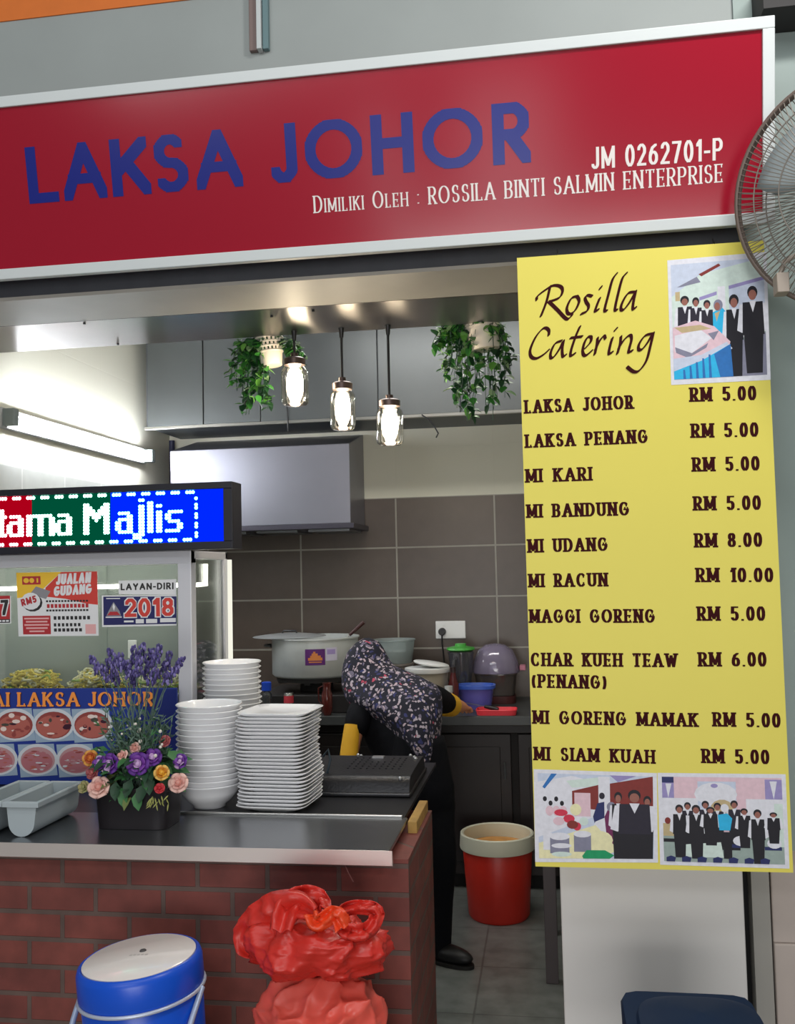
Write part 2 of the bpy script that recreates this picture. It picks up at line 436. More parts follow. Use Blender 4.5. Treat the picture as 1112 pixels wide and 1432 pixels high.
def line_px(mb, pl, s, pL, pR, capL, capR=None, wv=.2, wh=.12, slab=0.0, gap=.16, space=.42, m=0, h0=.0006, small=None, slant=0.0):
    """a line of lettering between two photo points on its baseline; widths are fractions of the cap height"""
    capR = capR or capL
    a, b = pl.px(*pL), pl.px(*pR)
    cap = (math.hypot(*(V(pl.px(pL[0], pL[1] - capL)) - V(a))) + math.hypot(*(V(pl.px(pR[0], pR[1] - capR)) - V(b)))) / 2
    L = math.hypot(b[0] - a[0], b[1] - a[1]); e1 = ((b[0] - a[0]) / L, (b[1] - a[1]) / L)
    sc = lambda c: (small if small and c.islower() else 1.0)
    fix = 0; gl = 0
    for i, c in enumerate(s):
        if c == ' ': gl += space * cap
        else:
            fix += wv * cap * sc(c); gl += G[c.upper()][0] * cap * sc(c)
            if i < len(s) - 1 and s[i + 1] != ' ': gl += gap * cap
    k = (L - fix) / gl; x = 0
    for i, c in enumerate(s):
        if c == ' ': x += space * cap * k; continue
        f = sc(c); C = c.upper()
        wd = stroke_glyph(mb, pl, C, a[0] + e1[0] * x, a[1] + e1[1] * x, cap * f * k, cap * f, wv * cap * f, wh * cap * f, e1, slab * cap * f, h0, m, slant)
        x += wd
        if i < len(s) - 1 and s[i + 1] != ' ': x += gap * cap * k


def spline(pts, n=6):
    out = []
    for i in range(len(pts) - 1):
        p0, p1, p2, p3 = pts[max(i - 1, 0)], pts[i], pts[i + 1], pts[min(i + 2, len(pts) - 1)]
        for j in range(n):
            t = j / n
            out.append(tuple(.5 * (2 * b + (c - a) * t + (2 * a - 5 * b + 4 * c - d) * t * t + (-a + 3 * b - 3 * c + d) * t ** 3) for a, b, c, d in zip(p0, p1, p2, p3)))
    return out + [tuple(pts[-1])]


def pen_strokes(mb, pl, strokes, tr, nib=(.004, .0045), thick=.0011, m=0, h0=.0006):
    """broad-nib handwriting"""
    k = 0; n2 = (nib[0] / 2, nib[1] / 2)
    sq = [(-thick / 2, -thick / 2), (thick / 2, thick / 2), (thick / 2, -thick / 2), (-thick / 2, thick / 2)]
    for st in strokes:
        q = [pl.px(*tr(p)) for p in spline(st)]
        for a, b in zip(q, q[1:]):
            P = hull([(p[0] + s_ * n2[0] + d[0], p[1] + s_ * n2[1] + d[1]) for p in (a, b) for s_ in (-1, 1) for d in sq])
            mb.add([pl.pt(u, v, h0 + k * 3e-6) for u, v in P], [tuple(range(len(P)))], m); k += 1


def patch(mb, pl, quad, pts, m, h):
    """polygon in unit coordinates of a print whose corners (tl,tr,br,bl) are photo points on the plane"""
    tl, tr, br, bl = [V(pl.px(*q)) for q in quad]
    P = []
    for x, y in pts:
        p = (tl * (1 - x) + tr * x) * (1 - y) + (bl * (1 - x) + br * x) * y; P.append((p.x, p.y))
    ar = sum(a[0] * b[1] - b[0] * a[1] for a, b in zip(P, P[1:] + P[:1]))
    if ar < 0: P = P[::-1]
    mb.add([pl.pt(u, v, h) for u, v in P], [tuple(range(len(P)))], m)


def circ(cx, cy, rx, ry, n=14): return [(cx + rx * cos(2 * pi * i / n), cy + ry * sin(2 * pi * i / n)) for i in range(n)]
def rc(x0, y0, x1, y1): return [(x0, y0), (x1, y0), (x1, y1), (x0, y1)]


# ---------------------------------------------------------------- shared materials
steel = mat('brushed_steel', (200, 198, 194), .28, 1.0, noise_amt=.05, noise_scale=6)
darksteel = mat('dull_steel', (120, 122, 124), .45, .9, noise_amt=.08)
aluminium = mat('white_aluminium', (206, 206, 212), .35, .1)
white_plastic = mat('white_plastic', (232, 233, 232), .35)
china = mat('white_china', (248, 248, 250), .18, coat=.3)
black_plastic = mat('black_plastic', (22, 22, 25), .4)
black_metal = mat('black_metal', (30, 30, 33), .38, .3)
paper = mat('white_paper', (228, 228, 230), .7)
skin_m = mat('skin', (205, 140, 105), .55, sss=.1)
wall_paint = mat('grey_wall_paint', (166, 170, 168), .75, noise_amt=.05, noise_scale=2.5)

# ================================================================ THE SETTING
YB = 5.3            # back wall
XL, XR = -2.15, 0.62
FY = 2.45           # shop front plane
# floors
b = MB().box((-4.2, -5.6, -.12), (3.2, FY, 0.0)); struct(b, 'ground', brickmat('court_tiles', (150, 146, 140), (158, 153, 146), (110, 108, 104), .6, .6, .006, 0, 0, 0, .35, .2, 'FLOOR'))
b = MB().box((XL - .12, FY, -.12), (XR + .5, YB + .12, 0.0)); struct(b, 'floor', brickmat('kitchen_floor_tiles', (106, 109, 105), (109, 112, 108), (88, 90, 87), .4, .4, .004, 0, .1, .2, .3, .2, 'FLOOR'))
tile = brickmat('brown_wall_tiles', (80, 69, 62), (83, 72, 64), (140, 136, 126), .547, .278, .005, 0, -.83 - .547 + YB, 1.929 - .278 * 8, .33, .35, top=(214, 212, 196), top_z=1.929, noise_amt=.06)
b = MB().box((XL - .12, YB, 0), (XR + .5, YB + .12, 3.0)); struct(b, 'wall_back', tile)
ltile = brickmat('pale_side_tiles', (176, 178, 172), (180, 182, 176), (205, 205, 200), .36, .278, .004, 0, XL + 3.35, 1.985 - .278 * 8, .3, .25, top=(226, 224, 208), top_z=1.985, noise_amt=.05)
b = MB().box((XL - .12, FY + .003, 0), (XL, YB, 2.999)); struct(b, 'wall_left', ltile)
b = MB().box((XR, FY + .2, 0), (XR + .12, YB, 3.0)); struct(b, 'wall_right', mat('cream_paint', (205, 202, 186), .7))
b = MB().box((XL - .12, FY + .162, 3.0), (XR + .5, YB + .12, 3.1)); struct(b, 'ceiling', mat('ceiling_white', (205, 205, 200), .8))

# wall above the opening, its beam and soffit
b = MB().box((-4.2, FY, 2.42), (.56, FY + .16, 3.10)); struct(b, 'wall_front', mat('upper_wall_paint', (150, 156, 154), .7, noise_amt=.05, noise_scale=3))
b = MB().box((-4.2, FY - .004, 3.10), (3.2, FY + .2, 3.55)); struct(b, 'trim_1', mat('orange_paint', (214, 112, 38), .6, noise_amt=.04))
b = MB().box((-4.2, FY, 2.305), (.56, FY + .16, 2.42)); struct(b, 'trim_2', mat('dark_beam', (70, 73, 80), .55, noise_amt=.08))  # dark colour includes the sign's shade on the beam face
b = MB().box((-4.2, FY + .0, 2.295), (.56, FY + .245, 2.305)).box((-4.2, FY + .16, 2.305), (.56, FY + .56, 2.42)); struct(b, 'trim_3', mat('beige_soffit', (178, 174, 166), .5, noise_amt=.04, noise_scale=8))
sf = mat('soffit_steel', (182, 178, 174), .29, 1.0, noise_amt=.05, noise_scale=5, aniso=.96)
b = MB().box((-4.2, FY + .249, 2.297), (.0, FY + .57, 2.305))
so_ = struct(b, 'trim_4', sf)
uvl = so_.data.uv_layers.new(name='grain')
for lp_ in so_.data.loops:
    co = so_.data.vertices[lp_.vertex_index].co; uvl.data[lp_.index].uv = (co.y, co.x + co.z * .01)
nt_ = sf.node_tree; tg = nt_.nodes.new('ShaderNodeTangent'); tg.direction_type = 'UV_MAP'; tg.uv_map = 'grain'
nt_.links.new(tg.outputs[0], nt_.nodes['Principled BSDF'].inputs['Tangent'])
b = MB().box((-4.2, FY + .2445, 2.2952), (.0, FY + .2492, 2.3)); struct(b, 'trim_5', mat('gap_shade_black', (12, 12, 13), .8))  # black strip standing in for the shade in the soffit joint
b = MB()
for x, y in ((118, 451), (165, 480), (438, 433), (380, 441)):
    p = PZ(x, y, 2.297); b.cyl(p, p - V((0, 0, .006)), .004, n=8)
struct(b, 'trim_6', black_metal)
# right pier: white panel, gap with its shade painted black, grey jamb, column
b = MB().box((.004, FY + .01, 0), (.437, FY + .12, 2.297)); struct(b, 'wall_panel', mat('white_panel', (222, 219, 215), .42, noise_amt=.02, noise_scale=3), bevel=.003)
b = MB().box((.437, FY + .06, 0), (.456, FY + .12, 2.42)); struct(b, 'trim_7', mat('gap_shade_black', (12, 12, 13), .8))
b = MB().box((.456, FY + .012, 0), (.497, FY + .12, 2.42)); struct(b, 'trim_8', mat('jamb_grey', (150, 147, 140), .45))
b = MB().box((.500, FY + .0, .0), (1.6, FY + .2, .62)).box((.500, FY + .006, .62), (1.6, FY + .2, .84)); struct(b, 'baseboard_right', mat('column_plinth', (172, 160, 152), .5, noise_amt=.05, noise_scale=4), bevel=.003)
b = MB().box((.500, FY - .01, .84), (1.6, FY + .2, 3.10)); struct(b, 'wall_column', mat('column_paint', (138, 152, 148), .6, noise_amt=.12, noise_scale=3))
b = MB().box((.545, FY - .13, 2.83), (.9, FY - .012, 2.93)); struct(b, 'trim_9', mat('ledge_dark', (42, 40, 40), .7))
# conduit above the sign
t = thing('cable_trunking', 'short vertical cable trunking on the grey wall above the red sign', 'cable trunking', PY(356, 75, FY))
a0, a1 = PY(353, 75, FY - .0), PY(366, 75, FY)
b = MB().box((a0.x - .004, FY - .016, a0.z), (a0.x + .018, FY - .0005, 3.099)); b.build('brown_channel', mat('trunk_brown', (120, 102, 98), .6), t, bevel=.002, label='brown half of the trunking')
b = MB().box((a0.x + .019, FY - .026, a0.z - .002), (a0.x + .032, FY - .0005, 3.099)); b.build('white_channel', mat('trunk_white', (190, 196, 196), .6), t, bevel=.002)
b = MB().box((a0.x + .034, FY - .018, a0.z), (a0.x + .05, FY - .0005, 3.099)); b.build('grey_channel', mat('trunk_teal', (98, 124, 128), .6), t, bevel=.002)

# ================================================================ COUNTER
CZ = .85
brick = brickmat('red_bricks', (128, 65, 56), (110, 55, 49), (96, 77, 70), .183, .0693, .0065, .5, -1.36 + 2.385, .729 - .0693 * 10, .6, .7, noise_amt=.22)
ct = thing('serving_counter', 'red brick serving counter with a stainless steel top', 'counter', (-1.3, 2.8, 0))
b = MB().box((-2.145, 2.385, 0), (-.362, 2.87, .815)); b.build('brick_base', brick, ct)
b = MB().box((-2.145, 2.87, 0), (-.50, 3.36, .815)); b.build('rear_base', mat('dark_cabinet', (38, 30, 28), .6), ct)
top = mat('counter_steel', (140, 143, 147), .25, .92, noise_amt=.07, noise_scale=4)
b = MB().box((-2.147, 2.33, .838), (-.40, 2.645, CZ)); b.build('steel_top', top, ct, bevel=.002)
b = MB().box((-2.147, 2.645, .838), (-.41, 3.40, CZ - .001)); b.build('rear_top', mat('dark_worktop', (44, 44, 48), .3, .4), ct, label='darker rear half of the worktop')
b = MB().box((-1.1, 2.640, CZ), (-.415, 2.652, CZ + .006)); b.build('joint_strip', steel, ct, bevel=.001)
p0 = [(2.326, CZ + .001), (2.326, .816), (2.334, .812), (2.340, .818), (2.334, CZ - .001)]
b = MB().prism([V((-2.147, y, z)) for y, z in p0], V((2.147 - .392, 0, 0))); b.build('front_edge', mat('edge_steel', (226, 216, 210), .38, .65), ct, label='bright rolled front edge of the worktop')
b = MB().box((-.397, 2.62, .785), (-.372, 2.86, .846)); b.build('edge_strip', mat('raw_wood', (176, 138, 72), .7, noise_amt=.15), ct, bevel=.002, label='bare wooden strip along the end of the worktop')
b = MB().box((-1.50, 2.374, .70), (-1.485, 2.386, .735)); b.build('hook_plate', black_plastic, ct)
pp = PY(482, 1207, 2.36)
b = MB().tube([pp + V((0, 0, -.002)), pp + V((.012, -.012, -.02)), pp + V((.022, -.006, -.042))], .0014, 6); b.build('loose_wire', mat('loose_wire', (150, 100, 95), .5), ct)

# ================================================================ SHOP SIGN
sb = V((-1.95, 2.33, 2.315)); tilt = .10 / .51
sp = Plane(sb, (1, 0, 0), (0, -tilt, 1))
SW = sp.px(1084, 300)[0]; SH = .515
SW = (sp.px(1086, 26)[0] + sp.px(1081, 316)[0]) / 2
SH = (sp.px(0, 132)[1] + sp.px(1085, 26)[1]) / 2
sv0 = (sp.px(0, 389)[1] + sp.px(1035, 318)[1]) / 2
sg = thing('shop_sign', 'long red sign board with blue letters above the stall opening', 'sign', sp.pt(SW / 2, sv0))
def fr(mb, u0, v0, u1, v1, h0, h1, m=0):
    mb.prism([sp.pt(u0, v0, h0), sp.pt(u1, v0, h0), sp.pt(u1, v1, h0), sp.pt(u0, v1, h0)], sp.N * (h1 - h0), m)
fw_ = .027
b = MB(); fr(b, -.6, sv0 + fw_, SW - fw_, SH - fw_, -.03, -.002)
red = mat('sign_red', (152, 14, 38), .17, 0, noise_amt=.03, noise_scale=1.5, spec=.55, aniso=.0)
b.build('red_panel', red, sg)
b = MB()
for q in ((-.6, sv0, SW, sv0 + fw_), (-.6, SH - fw_, SW, SH), (SW - fw_, sv0 + fw_, SW, SH - fw_)): fr(b, *q, -.034, .006)
b.build('white_frame', mat('sign_frame', (204, 210, 210), .4), sg, bevel=.002)
blue = mat('sign_blue', (24, 34, 122), .22)
b = MB(); E1 = None
a_, c_ = sp.px(49, 284.5), sp.px(743, 226.8); L_ = math.hypot(c_[0] - a_[0], c_[1] - a_[1]); e1 = ((c_[0] - a_[0]) / L_, (c_[1] - a_[1]) / L_)
letters = [('L', (41, 284), (83, 281)), ('A', (89, 282), (152, 275)), ('K', (158, 274), (214, 268)), ('S', (217, 268), (265, 262)), ('A', (274, 264), (342, 258)),
           ('J', (378, 256), (417, 250)), ('O', (428, 250), (509, 245)), ('H', (521, 244), (580, 238)), ('O', (592, 238), (677, 232)), ('R', (690, 232), (744, 227))]
capw = ((sp.px(41, 205.5)[1] - sp.px(49, 284.5)[1]) + (sp.px(690, 145)[1] - sp.px(692, 231)[1])) / 2
for n_, word in ((slice(0, 5), 'LAKSA'), (slice(5, 10), 'JOHOR')):
    b = MB()
    for ch, l, r in letters[n_]:
        p, q = sp.px(*l), sp.px(*r); t_ = (p[0] - a_[0]) / L_; base = a_[1] + t_ * (c_[1] - a_[1])
        wv = .20 * capw; gw = G[ch][0]
        stroke_glyph(b, sp, ch, p[0], base, (q[0] - p[0] - wv) / gw, capw, wv, wv * .9, e1, 0, -.0012)
    b.build('blue_lettering', blue, sg, label='large blue lettering reading ' + word)
cream = mat('sign_white_ink', (226, 218, 214), .45)
b = MB(); line_px(b, sp, 'JM 0262701-P', (827, 236.5), (1011, 223.5), 29, 33, wv=.14, wh=.12, gap=.2, space=.9, h0=-.0012)
b.build('number_lettering', cream, sg)
b = MB(); line_px(b, sp, 'Dimiliki Oleh : ROSSILA BINTI SALMIN ENTERPRISE', (439, 298), (1011, 254.5), 24, 26, wv=.12, wh=.055, slab=.2, gap=.22, space=.95, h0=-.0012, small=.8)
b.build('owner_lettering', cream, sg)

# ================================================================ MENU BOARD
bp = Plane((-.053, 2.315, .82), (1, 0, 0), (0, 0, 1))
bl, br_, tl, tr_ = bp.px(748, 1210), bp.px(1107, 1222), bp.px(724, 362), bp.px(1071, 334.5)
u0, u1 = (bl[0] + tl[0]) / 2, (br_[0] + tr_[0]) / 2; v0, v1 = (bl[1] + br_[1]) / 2, (tl[1] + tr_[1]) / 2
mb_ = thing('menu_board', 'tall yellow menu board with prices hanging in front of the white panel', 'menu board', bp.pt((u0 + u1) / 2, v0))
b = MB().prism([bp.pt(u0, v0, -.012), bp.pt(u1, v0, -.012), bp.pt(u1, v1, -.012), bp.pt(u0, v1, -.012)], bp.N * .012)
b.build('yellow_panel', mat('menu_yellow', (228, 214, 88), .5, noise_amt=.015, noise_scale=2), mb_)
b = MB()
for x, y in ((780, 352), (1000, 338)):
    p = bp.px(x, y); b.tube([bp.pt(p[0], p[1], .003), bp.pt(p[0], v1 + .004, .003), bp.pt(p[0], v1 + .005, -.012), bp.pt(p[0], v1 + .022, -.03)], .0016, 6)
b.build('hanging_wire', black_metal, mb_)
ink = mat('menu_ink', (56, 8, 12), .75, spec=.15)
ros = [[(250, 205), (225, 310), (185, 415)], [(155, 300), (160, 275), (210, 235), (270, 200), (320, 205), (338, 235), (315, 285), (240, 315)], [(240, 312), (300, 370), (365, 435), (395, 420), (405, 405)],
       [(440, 275), (400, 290), (370, 350), (372, 390), (395, 400), (430, 370), (455, 310), (440, 275)], [(545, 275), (515, 268), (497, 285), (505, 315), (522, 345), (510, 380), (470, 400)],
       [(600, 290), (580, 340), (568, 380), (590, 370)], [(602, 222), (612, 208)], [(720, 115), (690, 160), (660, 270), (635, 370), (650, 378)], [(790, 112), (760, 150), (730, 260), (708, 365), (722, 372)],
       [(845, 245), (800, 255), (760, 320), (750, 365), (770, 370), (810, 320), (850, 250)], [(855, 240), (838, 320), (835, 365), (855, 355)]]
cat_ = [[(240, 550), (240, 515), (205, 500), (150, 560), (110, 650), (115, 700), (150, 715), (200, 690), (240, 655)], [(330, 590), (285, 610), (255, 670), (255, 710), (280, 700), (320, 640), (340, 595)], [(345, 590), (335, 650), (340, 700), (360, 690)],
        [(460, 490), (430, 560), (400, 650), (395, 695), (425, 680)], [(395, 570), (475, 560)], [(500, 640), (535, 600), (540, 565), (515, 565), (490, 610), (480, 670), (500, 695), (545, 660)],
        [(585, 570), (580, 620), (565, 685)], [(570, 650), (600, 590), (630, 555), (640, 575)], [(690, 570), (675, 620), (665, 680), (690, 670)], [(708, 516), (720, 502)],
        [(750, 560), (745, 610), (725, 680)], [(735, 640), (775, 580), (815, 550), (825, 580), (810, 640), (805, 670), (830, 660)],
        [(970, 540), (920, 555), (880, 610), (875, 650), (900, 650), (940, 600), (970, 545)], [(980, 535), (960, 620), (930, 730), (880, 800), (840, 808), (795, 775)]]
tr = lambda p: (720 + p[0] * .19784, 360 + p[1] * .19784)
for st_, wd_ in ((ros, 'Rosilla'), (cat_, 'Catering')):
    b = MB(); pen_strokes(b, bp, st_, tr, nib=(.0050, .0050), thick=.0020); b.build('title_lettering', ink, mb_, label='handwritten style lettering reading ' + wd_)
items = [('LAKSA JOHOR', (734, 578.5), (886, 571.7)), ('LAKSA PENANG', (735, 626.5), (906, 619.5)), ('MI KARI', (735.5, 675), (828, 672)), ('MI BANDUNG', (737, 724.3), (880, 720.7)),
         ('MI UDANG', (738.5, 773), (850, 770.3)), ('MI RACUN', (739.7, 821.4), (850, 820)), ('MAGGI GORENG', (740.8, 871), (916, 870.8)), ('CHAR KUEH TEAW', (742.6, 931.5), (947.6, 933)),
         ('(PENANG)', (743.6, 961.5), (848.7, 963.5)), ('MI GORENG MAMAK', (745.4, 1012), (976.4, 1016.5)), ('MI SIAM KUAH', (747, 1063), (916, 1068))]
prices = [('RM 5.00', (965, 562), (1058, 559.5)), ('RM 5.00', (966.7, 612.4), (1061, 610.6)), ('RM 5.00', (968.5, 659.6), (1062.7, 657.8)), ('RM 5.00', (970, 714), (1064.5, 712.8)),
          ('RM 8.00', (971.7, 765.7), (1066.3, 764.6)), ('RM 10.00', (973.5, 814), (1081.8, 814)), ('RM 5.00', (975.3, 868), (1070.6, 868)), ('RM 6.00', (977, 932), (1072.4, 932)),
          ('RM 5.00', (997.2, 1015.8), (1092, 1017.5)), ('RM 5.00', (981.8, 1067), (1076.4, 1068.6))]
for s_, l, r in items:
    b = MB(); line_px(b, bp, s_, l, r, 18.8, 19.2, wv=.225, wh=.11, slab=.38, gap=.24, space=1.25); b.build('dish_lettering', ink, mb_)
for s_, l, r in prices:
    b = MB(); line_px(b, bp, s_, l, r, 20, 20, wv=.23, wh=.11, slab=.37, gap=.2, space=1.15); b.build('price_lettering', ink, mb_)

PC = dict(white=(222, 222, 230), sky=(196, 205, 224), pale=(206, 222, 214), grey=(130, 130, 150), dark=(34, 30, 46), black=(20, 18, 28), blue=(40, 178, 226), deep=(40, 110, 180),
          skin=(150, 96, 84), red=(206, 50, 76), maroon=(128, 44, 40), plum=(110, 34, 84), green=(20, 150, 96), cream=(232, 226, 180), pink=(222, 190, 200), lilac=(150, 140, 190), navy=(36, 44, 96), floor=(150, 166, 160), tan=(190, 170, 130))
PN = list(PC); PM = [mat('print_' + k, v, .5, noise_amt=.07, noise_scale=90, spec=.3) for k, v in PC.items()]
def photo_print(quad, shapes, label):
    b = MB(); patch(b, bp, quad, rc(-.035, -.045, 1.035, 1.045), PN.index('white'), .0006)
    for i, (c, pts) in enumerate(shapes): patch(b, bp, quad, [(min(max(x, 0), 1), min(max(y, 0), 1)) for x, y in pts], PN.index(c), .0008 + i * 1.2e-5)
    b.build('photo_print', PM, mb_, label=label)
def fig(x, y0, y1, wd, vest='dark', legs='black', head='skin', asp=1.0):
    """small printed person in a vest: head, white sleeves, vest, legs"""
    h = y1 - y0; k = wd
    return [(legs, [(x - k * .38, y0 + h * .5), (x + k * .38, y0 + h * .5), (x + k * .3, y1), (x - k * .3, y1)]),
            ('white', [(x - k * .5, y0 + h * .2), (x + k * .5, y0 + h * .2), (x + k * .62, y0 + h * .5), (x + k * .45, y0 + h * .53), (x - k * .45, y0 + h * .53), (x - k * .62, y0 + h * .5)]),
            (vest, [(x - k * .38, y0 + h * .18), (x + k * .38, y0 + h * .18), (x + k * .42, y0 + h * .56), (x - k * .42, y0 + h * .56)]),
            ('white', [(x - k * .13, y0 + h * .17), (x + k * .13, y0 + h * .17), (x, y0 + h * .3)]),
            ('black', circ(x, y0 + h * .07, min(k * .24, .055), h * .075)), (head, circ(x, y0 + h * .1, min(k * .17, .042), h * .06))]
pq = [(938, 371), (1067.5, 360), (1073, 524), (943, 531)]
sh = [('sky', rc(0, 0, 1, 1)), ('pale', [(.0, .28), (.32, .1), (1, .0), (1, .6), (0, .6)]), ('sky', [(0, 0), (.5, 0), (.2, .13), (0, .22)]), ('maroon', [(.3, .1), (.52, .02), (.54, .04), (.33, .12)]), ('grey', [(.06, .2), (.28, .12), (.32, .17), (.1, .2)]),
      ('white', rc(.5, .22, .58, .6)), ('lilac', [(.3, .3), (.49, .26), (.49, .29), (.3, .33)]), ('lilac', [(.62, .22), (1, .16), (1, .19), (.62, .25)]), ('sky', [(.62, .25), (1, .19), (1, .6), (.62, .6)]),
      ('floor', [(.5, .6), (1, .6), (1, .9), (.6, .95)]), ('grey', [(.62, .72), (1, .64), (1, 1), (.55, 1)]), ('tan', rc(.04, .24, .09, .32))]
sh += fig(.14, .28, .8, .2, 'dark') + fig(.26, .3, .8, .16, 'dark') + fig(.38, .33, .8, .16, 'dark')
sh += [('blue', [(.44, .44), (.54, .4), (.6, .46), (.6, .64), (.44, .62)]), ('grey', circ(.5, .38, .05, .05)), ('skin', circ(.49, .39, .03, .035)), ('tan', [(.46, .45), (.52, .43), (.48, .52)])]
sh += fig(.67, .3, 1.0, .22, 'black') + fig(.87, .24, .98, .28, 'black')
sh += [('pink', [(0, .55), (.25, .5), (.45, .56), (.62, .7), (.6, .76), (.3, .9), (0, .9)]), ('white', [(.02, .62), (.3, .58), (.42, .66), (.2, .78), (.02, .76)]), ('tan', [(.02, .55), (.3, .54), (.42, .58), (.1, .6)]),
       ('grey', [(.02, .72), (.2, .78), (.38, .7), (.36, .74), (.16, .82), (.03, .77)]), ('grey', [(.38, .62), (.5, .6), (.44, .68)]), ('sky', [(0, .82), (.3, .8), (.58, .7), (.64, .76), (.3, .9), (0, .96)]),
       ('blue', [(0, .93), (.3, .85), (.62, .72), (.64, 1), (0, 1)]), ('deep', [(.44, .8), (.62, .72), (.64, 1), (.5, 1)])] + [('deep', [(.1 + i * .07, .92 - i * .03), (.12 + i * .07, .92 - i * .03), (.13 + i * .07, 1), (.1 + i * .07, 1)]) for i in range(5)]
photo_print(pq, sh, 'printed photo of catering staff beside a blue skirted buffet table')
pq = [(752, 1081), (913, 1086), (914.5, 1201), (754, 1200)]
sh = [('sky', rc(0, 0, 1, 1)), ('white', [(0, .1), (.3, .02), (.55, .1), (.5, .5), (0, .75)]), ('deep', [(.04, .16), (.12, .0), (.17, .0), (.06, .18)]), ('pale', [(.25, .08), (.53, .03), (.53, .14), (.3, .16)]), ('maroon', [(.3, .2), (.53, .12), (.53, .42), (.3, .4)]), ('pink', rc(.32, .22, .46, .5)),
      ('white', rc(.53, .02, .63, .7)), ('maroon', [(.63, .1), (1, .0), (1, .6), (.63, .6)]), ('lilac', [(.63, .0), (.86, .0), (.7, .08)])]
sh += [('black', circ(.06 + .05 * i, .3 + .05 * (i % 2), .018, .03)) for i in range(4)] + [('pink', circ(.1 + .06 * i, .44, .035, .06)) for i in range(3)]
sh += [('navy', [(.48, .5), (.52, .34), (.58, .32), (.58, .55), (.5, .62)]), ('dark', circ(.56, .25, .025, .04)), ('white', [(.46, .68), (.5, .56), (.6, .5), (.6, .7), (.54, .74)]),
       ('plum', [(.58, .5), (.62, .38), (.7, .4), (.76, .6), (.72, .95), (.6, .8)]), ('grey', circ(.64, .38, .04, .06)), ('cream', [(0, .82), (.5, .6), (.7, .9), (.5, 1), (0, 1)]), ('cream', circ(.54, .78, .11, .11))]
sh += fig(.7, .2, 1.0, .14, 'black') + fig(.95, .24, 1.0, .14, 'black') + fig(.84, .17, 1.12, .34, 'dark')
sh += [('red', circ(.2, .46, .06, .04)), ('red', circ(.27, .53, .05, .05)), ('pink', circ(.18, .56, .05, .05)), ('cream', circ(.33, .42, .05, .07)), ('red', circ(.34, .62, .035, .05)), ('pale', circ(.4, .56, .04, .05)), ('maroon', circ(.3, .6, .05, .05)),
       ('white', rc(.04, .7, .12, .9)), ('grey', rc(.31, .72, .46, .92)), ('white', circ(.385, .71, .078, .04)), ('grey', rc(.1, .75, .27, .94)), ('white', circ(.185, .74, .09, .045)), ('white', circ(.2, .85, .09, .03)), ('pale', circ(.2, .95, .09, .03)),
       ('green', [(.38, .97), (.42, .9), (.58, .9), (.66, .96), (.62, 1), (.39, 1)])]
photo_print(pq, sh, 'printed photo of plates, flowers and vested staff')
pq = [(925.5, 1086), (1093, 1088), (1098, 1209), (929, 1204)]
sh = [('pink', rc(0, 0, 1, 1)), ('sky', rc(.3, .05, .62, .6)), ('white', circ(.45, .2, .18, .14)), ('white', rc(.0, .25, .3, .62)), ('white', rc(.7, .25, 1, .62)), ('lilac', rc(0, 0, .1, .25)), ('navy', rc(0, 0, .1, .07)), ('white', [(.03, .08), (.08, .08), (.05, .25)]),
      ('lilac', rc(.86, .02, 1, .25)), ('white', [(.9, .04), (.96, .04), (.93, .25)]), ('lilac', circ(.44, .1, .03, .025)), ('floor', rc(0, .68, 1, 1)), ('pale', rc(.93, .3, 1, .8)), ('tan', circ(.5, .38, .1, .12)), ('tan', rc(0, .55, .12, .7)), ('maroon', circ(.04, .52, .025, .04))]
for x, y, wd in ((.21, .3, .12), (.36, .28, .13), (.46, .3, .13), (.6, .27, .13)): sh += fig(x, y, .85, wd, 'dark')
sh += [('black', rc(.0, .73, .12, .77)), ('navy', rc(.56, .78, .72, .82)), ('navy', rc(.84, .8, .98, .84)), ('white', circ(.65, .74, .07, .06)), ('white', circ(.92, .76, .06, .06)), ('pale', [(.14, .8), (.48, .76), (.5, .94), (.13, .94)])]
for x, y, y1, wd in ((.14, .33, .95, .14), (.28, .33, .96, .15), (.40, .35, .8, .15), (.68, .36, .82, .13), (.79, .37, 1.0, .14), (.92, .4, .76, .13)): sh += fig(x, y, y1, wd, 'black')
sh += [('blue', [(.46, .44), (.54, .42), (.58, .48), (.56, .62), (.47, .62)]), ('white', circ(.52, .36, .035, .05)), ('black', rc(.5, .64, .57, .95))] + [('navy', [(.02 + i * .13, .95), (.06 + i * .13, .93), (.1 + i * .13, .95), (.09 + i * .13, 1), (.02 + i * .13, 1)]) for i in range(7)]
photo_print(pq, sh, 'printed group photo of ten staff in black vests')

# ================================================================ RANGE HOOD
hd = thing('range_hood', 'large steel extraction hood under the kitchen ceiling above the pot', 'range hood', (-1.2, 5.0, 1.76))
hs = mat('hood_steel', (112, 116, 118), .38, .85, noise_amt=.06, noise_scale=3)
b = MB(); x = -2.07
for wpan in (.31, .31, .62, .42, .36, .42): b.box((x + .003, 4.80, 2.31), (x + wpan - .003, 4.812, 2.99)); x += wpan
b.build('front_panel', hs, hd, bevel=.002)
b = MB().box((-2.08, 4.815, 2.31), (.45, 5.295, 2.99)); b.build('canopy_box', mat('hood_inner', (96, 100, 104), .5, .7), hd)
b = MB().box((-2.085, 4.795, 2.293), (.45, 4.82, 2.309)); b.build('lower_rim', steel, hd, bevel=.002)
lb = thing('hood_body', '', '', (0, 0, 0)); del lb['label']; del lb['category']; lb.parent = hd; lb.matrix_parent_inverse = Matrix.Identity(4); lb.location = (0, 0, 0)
b = MB()
p_ = [V((-1.985, 4.90, 1.775)), V((-1.985, 4.90, 2.19)), V((-1.985, 5.295, 2.29)), V((-1.985, 5.295, 1.775))]
